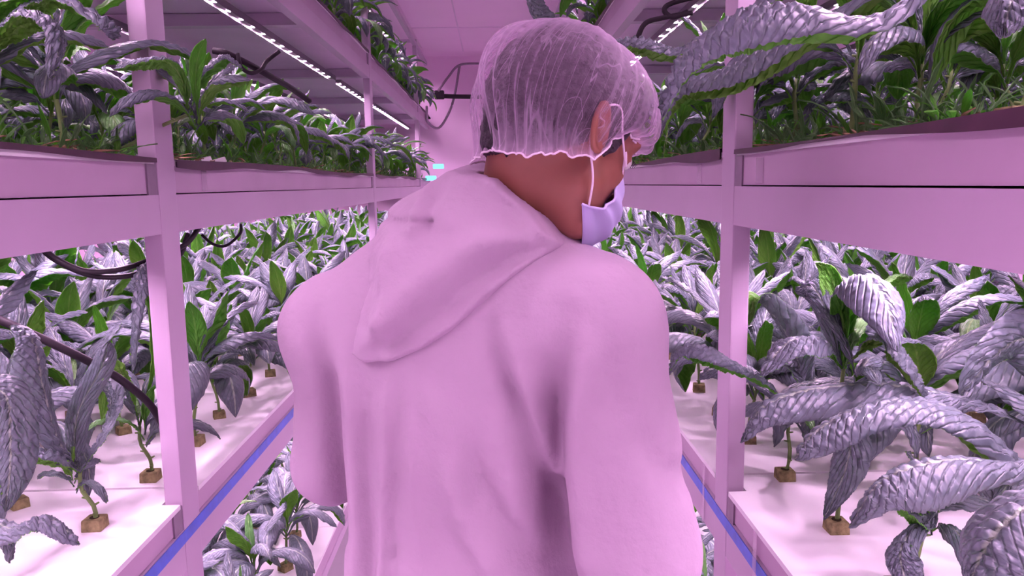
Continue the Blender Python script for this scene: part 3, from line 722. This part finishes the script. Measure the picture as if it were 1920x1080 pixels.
def head_sdf(P, ears=True):
    q = ((P - HC.astype(f4)) @ HEAD.T.astype(f4)); I3 = np.eye(3)
    E = lambda c, r: ell(q, c, I3, r)
    d = E((0, 0, .000), (.097, .077, .082))
    d = smin(d, E((.038, 0, -.070), (.058, .056, .062)), .025)
    d = smin(d, E((.072, 0, -.118), (.022, .024, .018)), .03)
    d = smin(d, E((.086, 0, .002), (.016, .050, .014)), .02)                  # brow
    for s in (-1, 1):
        d = smin(d, E((.060, s * .042, -.055), (.020, .020, .020)), .02)      # cheekbones
        d = smin(d, cone(q, (.030, s * .054, -.085), (.060, s * .028, -.122), .016, .014), .03)   # jaw
        d = np.maximum(d, -E((.100, s * .033, -.022), (.016, .019, .012)) - .0005)
        d = smin(d, E((.084, s * .032, -.022), (.0125, .0135, .0125)), .002)  # closed-in lids
    d = smin(d, cone(q, (.094, 0, -.020), (.116, 0, -.055), .007, .011), .010)
    for s in (-1, 1): d = smin(d, E((.108, s * .011, -.060), (.010, .008, .008)), .005)
    d = smin(d, E((.096, 0, -.083), (.010, .024, .007)), .006); d = smin(d, E((.094, 0, -.096), (.010, .022, .008)), .006)
    for s in (-1, 1) if ears else ():                                          # ears: helix, bowl, lobe
        c = np.array((-.014, s * .092, -.040)); d = smin(d, cone(q, (-.002, s * .066, -.042), (-.006, s * .088, -.042), .012, .008), .006)
        qq = q - c.astype(f4); tilt = math.radians(14)
        ex = qq[:, 0] * math.cos(tilt) + qq[:, 2] * math.sin(tilt); ez = -qq[:, 0] * math.sin(tilt) + qq[:, 2] * math.cos(tilt)
        es = qq[:, 1] * s + ex * .42
        rr = np.sqrt((ex / .62) ** 2 + ez ** 2)
        ring = np.sqrt((rr - .026) ** 2 * .8 + es ** 2) - .0050
        plate = np.maximum(np.maximum(rr - .027, np.abs(es + .003) - .0035), -(np.sqrt((ex - .004) ** 2 + (ez + .004) ** 2 + (es - .004) ** 2) - .010))
        d = smin(d, smin(ring, plate, .004), .004)
    return d
def neck(P, g=0.0):
    return cone(P, hp(-.035, 0, -.035), NB + np.array((0, .01, -.03)), .052 + g, .056 + g)
def hand_sdf(P, wrist, dirf, side):
    f = nrm(dirf); up = np.array((0, 0, 1.)); s = nrm(np.cross(f, up)); u = np.cross(s, f)
    R = np.array((f, s, u)); d = ell(P, wrist + f * .055, R, (.052, .040, .016)); d = smin(d, cone(P, wrist - f * .02, wrist + f * .02, .026, .024), .02)
    for k, (o, L) in enumerate(((-.030, .062), (-.010, .074), (.011, .078), (.031, .070))):
        k0 = wrist + f * .085 + s * o * side; a = k0 + f * L * .45 - u * .006; b_ = a + f * L * .30 - u * .018; c = b_ + f * L * .16 - u * .020
        fd = np.minimum(np.minimum(cone(P, k0, a, .0092, .0085), cone(P, a, b_, .0085, .0078)), cone(P, b_, c, .0078, .0066)); d = smin(d, fd, .003)
    t0 = wrist + f * .028 + s * .030 * side; t1 = t0 + f * .032 + s * .028 * side - u * .012; t2 = t1 + f * .030 + s * .006 * side - u * .008
    return smin(d, np.minimum(cone(P, t0, t1, .012, .0105), cone(P, t1, t2, .0105, .008)), .004)
def body_sdf(P):
    d = torso(P, -.030); a, b_ = limbs(P, -.018); d = smin(d, a, .02); d = smin(d, b_, .02); d = smin(d, legs(P, -.018), .03)
    n_ = neck(P); q = (P - HC.astype(f4)) @ HEAD.T.astype(f4)
    n_ = n_ - .004 * np.exp(-(np.abs(cone(q, (-.03, .070, -.05), (-.015, .050, -.16), 0, 0)) / .012) ** 2)
    d = smin(d, n_, .03); d = smin(d, head_sdf(P), .009)
    d = np.minimum(d, hand_sdf(P, HR_, HR_ - ER, -1)); d = np.minimum(d, hand_sdf(P, HL_, HL_ - EL, 1))
    for s in (-1, 1): d = smin(d, ell(P, FT[s] + BF * .06 + np.array((0, 0, -.05)), BODY, (.038, .11, .03)), .03)
    return d
def suit_base(P):
    d = torso(P, .012); a, b_ = limbs(P, .017)
    d = smin(d, a, .035); d = smin(d, b_, .035); d = smin(d, legs(P, .022), .05); return d
def loc2(P): q = P - HIP.astype(f4); return np.stack((q @ BR.astype(f4), q[:, 2]), 1)
def px2(pts, sdf=suit_base): return [tuple(loc2(march(sdf, u, v)[None].astype(f4))[0]) for u, v in pts]
# folds as lines on the back: (points, height, width)
FOLDS = [([(1082, 560), (1062, 640), (1040, 760), (1034, 880), (1042, 1000), (1055, 1120)], -.0125, .022),
         ([(1090, 620), (1075, 720), (1070, 860), (1090, 1040)], .006, .020),
         ([(905, 575), (950, 700), (988, 830), (1020, 960), (1040, 1090)], -.009, .012),
         ([(935, 560), (975, 690), (1005, 800), (1030, 900)], .007, .013),
         ([(865, 800), (890, 900), (935, 985), (1000, 1060)], -.007, .014),
         ([(840, 860), (865, 960), (920, 1060)], .006, .016),
         ([(727, 690), (722, 850), (712, 1100)], .004, .005), ([(745, 690), (742, 850), (735, 1100)], -.004, .006),
         ([(762, 690), (772, 850), (790, 1100)], .003, .005),
         ([(600, 560), (612, 700), (628, 860), (632, 1000)], -.009, .015),
         ([(640, 600), (660, 760), (668, 900), (670, 1090)], .006, .014),
         ([(690, 700), (685, 850), (695, 1090)], -.005, .012),
         ([(1130, 520), (1120, 600), (1150, 760)], -.004, .02), ([(1180, 760), (1215, 860), (1280, 930)], -.005, .014),
         ([(800, 700), (830, 800), (850, 900)], .004, .018), ([(1050, 500), (1010, 560), (990, 640)], .004, .018)]
FOLD2 = [(np.array(px2(p), f4), h, wd) for p, h, wd in FOLDS]
def fold_amount(P):
    q = loc2(P); e = np.zeros(len(P), f4)
    for p, h, wd in FOLD2:
        dd, tt = polydist(q, p, True); e += 2.3 * h * np.exp(-(dd / wd) ** 2) * np.clip(tt / .35, 0, 1) ** .8
    back = np.clip(-((P - HIP.astype(f4)) @ BF.astype(f4)) / .05 + .3, 0, 1)
    return e * back + .0030 * fbm(P * np.array((1, 1, .45), f4), 26, 3) + .0014 * fbm(P * np.array((1.6, 1, .30), f4), 60, 5) + .0020 * np.abs(fbm(P * np.array((1, 1, .25), f4) + .02 * fbm(P, 9, 6)[:, None], 44, 12))
def suit_sdf(P):
    d = suit_base(P); near = np.abs(d) < .06; e = np.zeros(len(P), f4)
    if near.any(): e[near] = fold_amount(P[near])
    d = d - e
    # cuffs and the neck opening stay hollow only on the inside of the body mesh
    return np.maximum(d, -(np.linalg.norm(P - (NB + np.array((0, .0, .05))).astype(f4), axis=1) - .045))
HOOD_PX = [(735, 372), (800, 340), (852, 312), (930, 330), (1005, 395), (1066, 458), (1010, 492), (955, 530), (900, 578), (850, 622), (800, 655), (740, 680), (690, 682), (662, 662), (672, 610), (690, 540), (700, 460)]
def hood_ref(P): return smin(suit_base(P), neck(P, .01), .05)
HOOD_POLY = [tuple(p) for p in px2(HOOD_PX, hood_ref)]
HOOD_FOLDS = [([(1060, 452), (985, 470), (900, 520), (840, 575), (790, 610), (740, 640)], -.010, .012), ([(1045, 440), (960, 440), (880, 470), (800, 530), (740, 600)], .009, .016),
              ([(740, 405), (765, 413), (800, 412), (832, 416)], -.006, .004), ([(832, 350), (815, 385), (800, 425)], .006, .007), ([(855, 345), (835, 390), (830, 430)], -.005, .008),
              ([(715, 440), (705, 520), (700, 600)], -.006, .012), ([(900, 350), (960, 390), (1020, 445)], -.005, .010),
              ([(760, 470), (750, 540), (735, 600)], .005, .016)]
HOOD2 = [(np.array(px2(p, hood_ref), f4), h, wd) for p, h, wd in HOOD_FOLDS]
NAX = nrm(hp(-.035, 0, -.035) - NB)
def hood_sdf(P):
    q = loc2(P); base = hood_ref(P); e = polydist(q, HOOD_POLY + HOOD_POLY[:1]); ins = inside(q, HOOD_POLY)
    s = np.where(ins, e, -e); back = np.clip(-((P - NB.astype(f4)) @ BF.astype(f4)) / .03 + 1.6, 0, 1)
    t = -.03 + (.030 + .034 * np.clip(s / .05, 0, 1) ** .6) * np.clip((s + .004) / .008, 0, 1) * back
    fo = np.zeros(len(P), f4)
    for p, h, wd in HOOD2: fo += h * 1.6 * np.exp(-(polydist(q, p) / wd) ** 2)
    t = t + np.where(t > 0, fo + .0035 * fbm(P, 34, 9) + .002 * fbm(P, 80, 19) + .004 * np.exp(-((s - .006) / .004) ** 2), 0)
    shell = np.maximum(base - t, -(base + .016))
    c = NB + NAX * .012 + BR * -.002
    col = torus(P, c, nrm(NAX + BR * .30 + BU * .2), .074, .019) - .003 * fbm(P, 45, 4)
    d = smin(shell, col, .03)
    return np.maximum(d, -neck(P, .003))

person = empty('person', (HIP[0], HIP[1], 0)); tag(person, 'person in a white hooded coverall, hairnet and mask, seen from behind with head bowed', 'person')
PO = np.array((HIP[0], HIP[1], 0.))
def pl(name, V, Fq, m, mi=None, uv=None, smooth=True): return link(name, npmesh(name, V - PO, Fq, m if isinstance(m, list) else [m], smooth, mi, uv), person)
import time as _t; _t0 = _t.time()
V, Fq = surface(body_sdf, (-.36, .78, .0), (.42, 1.50, 1.80), .0046, 1); pl('body', V, Fq, M_SKIN)
print('body', len(V), _t.time() - _t0)
V, Fq = surface(suit_sdf, (-.40, .74, .06), (.42, 1.46, 1.56), .0065, 2); suit = pl('coverall', V, Fq, M_SUIT)
V, Fq = surface(hood_sdf, (-.30, .70, 1.12), (.28, 1.25, 1.64), .0045, 2); pl('hood', V, Fq, M_SUIT)
print('suit', len(V), _t.time() - _t0)
# hair: close cap of short hair with a fringe of locks at the temple and the nape
def hair_sdf(P):
    q = ((P - HC.astype(f4)) @ HEAD.T.astype(f4)); base = smin(head_sdf(P, False), neck(P), .02)
    g = np.interp(q[:, 0], [-.12, -.085, -.06, -.035, -.015, .015, .024, .034, .044, .06, .085, .1], [-.106, -.103, -.097, -.085, -.065, -.036, -.052, -.050, -.012, .004, .034, .05]).astype(f4)
    m = q[:, 2] - g + .0025 * np.sin(q[:, 0] * 700) + .002 * np.sin(q[:, 0] * 310 + q[:, 1] * 300)
    thick = .0105 + .0022 * fbm(q * np.array((1, 1, 1.0), f4), 120, 2) + .0016 * fbm(q * np.array((1.6, 1, .5), f4), 260, 8)
    return base - np.where(m > 0, thick * np.clip(m / .008, .25, 1), -.006)
V, Fq = surface(hair_sdf, HC - .16, HC + .16, .0038, 1); pl('hair', V, Fq, M_HAIR)
# eyes
for s in (-1, 1):
    def ball(P, s=s): return np.linalg.norm(P - hp(.0855, s * .032, -.023).astype(f4), axis=1) - .0120
    V, Fq = surface(ball, hp(.0855, s * .032, -.023) - .016, hp(.0855, s * .032, -.023) + .016, .002, 0)
    d = (V - hp(.0855, s * .032, -.023)) @ HF; mi = (d[Fq].mean(1) > .0105).astype(int); pl('eye', V, Fq, [M_EYE, M_IRIS], mi)
    b = MB()
    for k in range(9):                                      # lashes, then the brow
        a = (k - 4) / 4; p = hp(.097 - .006 * a * a, s * (.032 + .012 * a), -.020); b.tube([p, p + HF * .006 + HU * -.003 + HS * s * a * .003], .0007, 5, .4)
    b.V = [v - PO for v in b.V]; b.build('eyelashes', M_HAIR, person)
    b = MB(); b.tube(spline([hp(.098, s * .014, .000), hp(.096, s * .030, .006), hp(.080, s * .050, .001)], 10), .0034, 7, .5); b.V = [v - PO for v in b.V]; b.build('eyebrow', M_HAIR, person, smooth=True)

# ---- hairnet
def hairnet():
    nt, na = 64, 260; V = []; uvs = []
    for j in range(na):
        ph = 2 * math.pi * j / na; cf, cs = math.cos(ph), math.sin(ph)
        side = abs(cs)
        # rim height in head space, by direction: brow, over the lower ear, nape
        pd = math.degrees(ph); pd = min(pd, 360 - pd)
        rimu = float(np.interp(pd, [0, 45, 66, 80, 92, 104, 130, 155, 180], [-.004, -.004, -.014, -.034, -.066, -.080, -.094, -.100, -.099]))
        rr = .001 * math.sin(34 * ph) + .0008 * math.sin(59 * ph + 1)
        rim = np.array((cf * (.103 if cf > 0 else .071), cs * (.083 + .010 * math.exp(-((pd - 92) / 14) ** 2)), rimu)) + np.array((cf, cs, 0)) * rr
        thm = math.acos(max(-.80, (rimu - .016) / .096))
        for i in range(nt + 1):
            t = i / nt
            th = t * thm
            bulge = np.array((math.sin(th) * cf * (.119 if cf > 0 else .124), math.sin(th) * cs * .106, math.cos(th) * .096))
            q = 1 / (1 + math.exp(-(t - .90) / .028))
            if t > .97: q = 1
            p = bulge * (1 - q) + (rim + np.array((0, 0, .010 * (1 - t) / .12))) * q
            gath = (t ** 2.2) * (1 - .6 * q)
            wr = .0030 * math.sin(46 * ph + 2.2 * math.sin(3 * ph) + 1.5 * t) * gath + .0022 * math.sin(27 * ph + 3 * t + 1.3 * math.sin(5 * ph)) * t + .0022 * math.sin(9 * ph + 5 * t) * t + .0045 * math.sin(5 * ph + 6 * t + 1) * t + .004 * math.sin(13 * ph + 2 * math.sin(7 * ph)) * t ** 4
            d = np.array((cf * math.sin(th), cs * math.sin(th), math.cos(th)))
            p = p + d * wr + np.array((0, 0, .0022 * math.sin(22 * ph))) * q
            V.append(hp(*p)); uvs.append((ph / 6.2832, t))
    V = np.array(V); k = nt + 1; J = np.arange(na); I = np.arange(nt)
    a = (J[:, None] * k + I[None]).ravel(); c = (((J + 1) % na)[:, None] * k + I[None]).ravel()
    Fq = np.stack((a, a + 1, c + 1, c), 1)
    return V, Fq, np.array(uvs)
def net_mat():
    m = bpy.data.materials.new('hairnet_fabric'); m.use_nodes = True; nt = m.node_tree; N = nt.nodes; L = nt.links
    b = N['Principled BSDF']; b.inputs['Base Color'].default_value = (.88, .72, .90, 1); b.inputs['Roughness'].default_value = .7
    uv = N.new('ShaderNodeUVMap'); uv.uv_map = 'UVMap'
    def noise(sx, sy, det, sc=1.0, dist=0.0):
        mp = N.new('ShaderNodeMapping'); mp.inputs['Scale'].default_value = (sx, sy, 1); L.new(uv.outputs[0], mp.inputs[0])
        n = N.new('ShaderNodeTexNoise'); n.inputs['Scale'].default_value = sc; n.inputs['Detail'].default_value = det; n.inputs['Distortion'].default_value = dist; L.new(mp.outputs[0], n.inputs['Vector']); return n.outputs['Fac']
    def rng(x, a, b_, c, d):
        r = N.new('ShaderNodeMapRange'); r.inputs[1].default_value = a; r.inputs[2].default_value = b_; r.inputs[3].default_value = c; r.inputs[4].default_value = d; L.new(x, r.inputs[0]); return r.outputs[0]
    def op(o, x, y):
        n = N.new('ShaderNodeMath'); n.operation = o
        for i, q in enumerate((x, y)):
            if isinstance(q, (int, float)): n.inputs[i].default_value = q
            else: L.new(q, n.inputs[i])
        return n.outputs[0]
    # thin bright creases running from crown to rim
    r = op('ABSOLUTE', op('SUBTRACT', noise(64, .9, 1, 1.0, .06), .5), 0); crease = rng(r, 0, .012, 1, 0)
    r2 = op('ABSOLUTE', op('SUBTRACT', noise(13, 2.0, 2, 1.0, .25), .5), 0); crease2 = rng(r2, 0, .007, .8, 0)
    s = N.new('ShaderNodeSeparateXYZ'); L.new(uv.outputs[0], s.inputs[0])
    rimz = rng(s.outputs[1], .84, .99, 0, .40)
    lw = N.new('ShaderNodeLayerWeight'); lw.inputs[0].default_value = .35
    dens = op('ADD', op('ADD', rng(noise(90, 30, 4), .3, .7, .05, .19), op('MULTIPLY', op('MAXIMUM', crease, crease2), op('MULTIPLY', rng(s.outputs[1], .05, .5, .1, 1), .26))), rimz)
    dens = op('ADD', dens, op('MULTIPLY', lw.outputs['Facing'], .52))
    dens = op('MINIMUM', dens, .96)
    t = N.new('ShaderNodeBsdfTranslucent'); t.inputs[0].default_value = (.85, .6, .88, 1)
    mm = N.new('ShaderNodeMixShader'); mm.inputs[0].default_value = .4; L.new(b.outputs[0], mm.inputs[1]); L.new(t.outputs[0], mm.inputs[2])
    tr = N.new('ShaderNodeBsdfTransparent'); tr.inputs[0].default_value = (.97, .93, .97, 1)
    mx = N.new('ShaderNodeMixShader'); L.new(dens, mx.inputs[0]); L.new(tr.outputs[0], mx.inputs[1]); L.new(mm.outputs[0], mx.inputs[2])
    L.new(mx.outputs[0], N['Material Output'].inputs[0]); return m
V, Fq, uv = hairnet(); net = pl('hairnet', V, Fq, net_mat(), None, uv)
rimv = V.reshape(260, 65, 3)[:, -1]; b = MB(); b.tube(list(rimv) + [rimv[0]], .0012, 6); b.V = [v - PO for v in b.V]; b.build('elastic_band', M_STRING, net, smooth=True)

# ---- face mask
def mask_geo():
    na, nb = 60, 34; V = []
    for i in range(na + 1):
        a = -1 + 2 * i / na; aa = abs(a)
        for j in range(nb + 1):
            b_ = j / nb                                     # 0 top .. 1 bottom
            top = np.array((.124 - .052 * aa ** 1.5, a * .054, -.040 - .007 * aa))
            bot = np.array((.098 - .072 * aa ** 1.6, a * .064, -.148 + .033 * aa ** 2))
            dip = math.sin(math.pi * b_) * aa ** 5; top = top + np.array((.011, .002 * a, -.015)) * dip; bot = bot + np.array((.011, .002 * a, -.015)) * dip
            p = top * (1 - b_) + bot * b_
            bulge = math.sin(math.pi * b_) * (.022 * (1 - aa ** 2) + .004)
            fold = .0018 * math.sin(b_ * 22) * (1 - .3 * aa)
            p = p + np.array((bulge + fold, (bulge * .5 + fold) * a, 0)); V.append(hp(*p))
    V = np.array(V); k = nb + 1; I = (np.arange(na)[:, None] * k + np.arange(nb)[None]).ravel()
    F1 = np.stack((I, I + 1, I + k + 1, I + k), 1)
    c = hp(.03, 0, -.09); inn = V + (c - V) / np.linalg.norm(c - V, axis=1)[:, None] * .0012; n = len(V)
    F2 = F1[:, ::-1] + n; e = np.arange(na) * k
    edges = [np.stack((e, e + k, e + k + n, e + n), 1), np.stack((e + nb, e + nb + n, e + k + nb + n, e + k + nb), 1)]
    j = np.arange(nb); edges += [np.stack((j, j + n, j + 1 + n, j + 1), 1), np.stack((j + na * k, j + 1 + na * k, j + 1 + na * k + n, j + na * k + n), 1)]
    return np.concatenate((V, inn)), np.concatenate([F1, F2] + edges), V.reshape(na + 1, nb + 1, 3)
V, Fq, G = mask_geo(); mask = pl('face_mask', V, Fq, M_MASK)
for s, row in ((1, G[-1]), (-1, G[0])):
    ear_t, ear_b = hp(.026, s * .084, -.026), hp(-.008, s * .084, -.066); b = MB()
    b.tube(spline([row[2], hp(.046, s * .077, -.036), hp(.062, s * .068, -.045), ear_t, hp(.006, s * .086, -.002), hp(-.016, s * .088, -.016), hp(-.020, s * .086, -.045), ear_b, row[-4] * .5 + ear_b * .5 + HS * s * .005, row[-4]], 60), .0013, 7)
    b.V = [v - PO for v in b.V]; b.build('ear_loop', M_STRING, mask, smooth=True)
    b = MB(); b.tube(list(row), .0018, 6); b.V = [v - PO for v in b.V]; b.build('edge_seam', M_MASK, mask, smooth=True)
# ---- boots
for s in (-1, 1):
    def boot(P, s=s):
        d = smin(cone(P, FT[s] + np.array((0, 0, .10)), FT[s] + np.array((0, 0, -.02)), .052, .048), ell(P, FT[s] + BF * .055 + np.array((0, 0, -.045)), BODY, (.050, .135, .043)), .03)
        return np.maximum(d, .002 - P[:, 2])
    V, Fq = surface(boot, FT[s] - np.array((.22, .22, .10)), FT[s] + np.array((.22, .24, .18)), .008, 2); pl('boot', V, Fq, M_BOOT)

# ---------------------------------------------------------------- cables and small things
def cable(name, pts, r, label, cat='cable', group=None, m=None):
    b = MB(); C = spline(pts, 12 * len(pts)); base = C[0].copy(); b.tube(C, r, 8)
    b.V = [v - base for v in b.V]; o = b.build(name, m or M_CABLE, None, smooth=True); o.location = base; return tag(o, label, cat, group)
cable('power_cable', A((-60, 575, 1.32), (0, 600, 1.34), (100, 645, 1.38), (190, 690, 1.43), (240, 722, 1.46), (290, 770, 1.50), (330, 850, 1.55)), .0075, 'thick black cable sagging across the lower left shelf in front of the leaves')
cable('power_cable', A((70, 455, 1.50), (105, 485, 1.50), (160, 508, 1.51), (220, 506, 1.53), (275, 490, 1.56), (345, 460, 1.62), (375, 425, 1.7)), .0055, 'upper one of two thin black cables looping below the left middle beam')
cable('power_cable', A((60, 450, 1.52), (105, 488, 1.52), (170, 516, 1.53), (235, 518, 1.55), (285, 503, 1.58), (335, 480, 1.62), (352, 440, 1.7)), .0055, 'lower one of two thin black cables looping below the left middle beam')
cable('power_cable', A((378, 440, 1.9), (400, 458, 1.9), (425, 460, 1.9), (450, 438, 1.9), (452, 420, 1.9)), .0035, 'short thin black cable loop hanging right of the left post')
cable('power_cable', A((400, 95, 1.9), (430, 102, 1.9), (480, 128, 1.95), (510, 145, 2.0), (545, 165, 2.1), (580, 190, 2.2)), .008, 'black cable bundle hanging under the top left shelf by the LED strip')
cable('power_cable', A((445, 100, 1.9), (452, 125, 1.9), (470, 137, 1.92), (490, 130, 1.95), (500, 115, 1.98), (524, 96, 2.0)), .005, 'small black cable loop beside the bundle under the top left shelf')
cable('power_cable', A((1330, -12, 1.35), (1260, 6, 1.35), (1246, 20, 1.35), (1262, 32, 1.35), (1290, 22, 1.35)), .0045, 'black cable bent in a hook under the top right shelf')
cable('power_cable', A((1298, 24, 1.35), (1240, 34, 1.35), (1210, 44, 1.35), (1196, 70, 1.35), (1190, 95, 1.35)), .0045, 'black cable drooping behind the dark leaf above the hairnet on the right')
cable('drain_pipe', A((826, 180, 7.6), (860, 181, 7.6), (960, 182, 7.6)), .022, 'black horizontal pipe on the end wall left of the hairnet', 'pipe')
cable('hanging_cord', A((960, 116, 7.7), (905, 119, 7.7), (862, 122, 7.7), (840, 145, 7.6), (822, 170, 7.5)), .012, 'dark cord bending down to the pipe on the end wall', 'cord', m=M_BRACKET)
cable('hanging_cord', A((862, 122, 7.72), (852, 180, 7.7), (840, 215, 7.65), (822, 240, 7.6), (802, 228, 7.4), (800, 200, 7.2)), .012, 'dark cord sagging from the end wall to the left rack', 'cord', m=M_BRACKET)
b = MB(); p = at(824, 178, 7.6); b.obox((0, 0, 0), (.045, 0, 0), (0, .04, 0), (0, 0, .04)); o = b.build('valve_box', M_CABLE, bevel=.012); o.location = p; tag(o, 'black valve block at the end of the wall pipe', 'valve')
for (u, v), lab in (((822, 312), 'upper small cyan lit indicator at the far end of the left rack'), ((808, 334), 'lower small cyan lit indicator at the far end of the left rack')):
    b = MB(); b.obox((0, 0, 0), (.05, 0, 0), (0, .02, 0), (0, 0, .022)); o = b.build('indicator_light', M_CYAN, bevel=.008); o.location = at(u, v, 7.3); tag(o, lab, 'light')
# clear tape strips hanging over the right lower edge, foam scraps on the left middle shelf
rs = np.random.default_rng(3)
for i, (u, v, Y) in enumerate(((442, 305, 1.95), (418, 308, 1.9), (432, 300, 2.0), (340, 295, 1.55), (352, 300, 1.6), (362, 303, 1.65))):
    p = at(u, v, Y); a = rs.uniform(0, 3.1); b = MB(); b.obox((0, 0, 0), (.020 * math.cos(a), .020 * math.sin(a), .006), (-.012 * math.sin(a), .012 * math.cos(a), 0), (-.002, 0, .006))
    o = b.build('foam_scrap', M_BOARD, bevel=.002); o.location = (-.68 - .02 * (i % 3), p[1], 1.615); tag(o, 'pinkish white foam scrap lying on the left middle shelf edge beyond the near post', 'scrap', 'foam scraps')

m = bpy.data.materials.new('clear_tape'); m.use_nodes = True; N = m.node_tree.nodes; L = m.node_tree.links
p_ = N['Principled BSDF']; p_.inputs['Base Color'].default_value = (.8, .65, .8, 1); p_.inputs['Roughness'].default_value = .15
t_ = N.new('ShaderNodeBsdfTransparent'); x_ = N.new('ShaderNodeMixShader'); x_.inputs[0].default_value = .30
L.new(t_.outputs[0], x_.inputs[1]); L.new(p_.outputs[0], x_.inputs[2]); L.new(x_.outputs[0], N['Material Output'].inputs[0])
for sd, y, wd, z0, z1, lab in ((1, 1.285, .018, .80, .935, 'clear tape strip over the blue tape on the right lower shelf, nearest the camera'),
                               (1, 1.62, .014, .80, .935, 'clear tape strip over the blue tape on the right lower shelf, beyond the post'),
                               (1, 1.33, .035, 1.545, 1.588, 'clear tape patch on the right middle tray just before the post'),
                               (1, 1.72, .030, 1.545, 1.588, 'clear tape patch on the right middle tray just beyond the post'),
                               (-1, 1.70, .030, 1.545, 1.588, 'clear tape patch on the left middle tray just beyond the post')):
    W = WL if sd < 0 else WR; b = MB(); b.box(-.0004, .0004, -wd / 2, wd / 2, 0, z1 - z0); o = b.build('clear_tape', m); o.location = (sd * (W - .0022 if z0 < 1 else W + .0035), y, z0); tag(o, lab, 'tape')
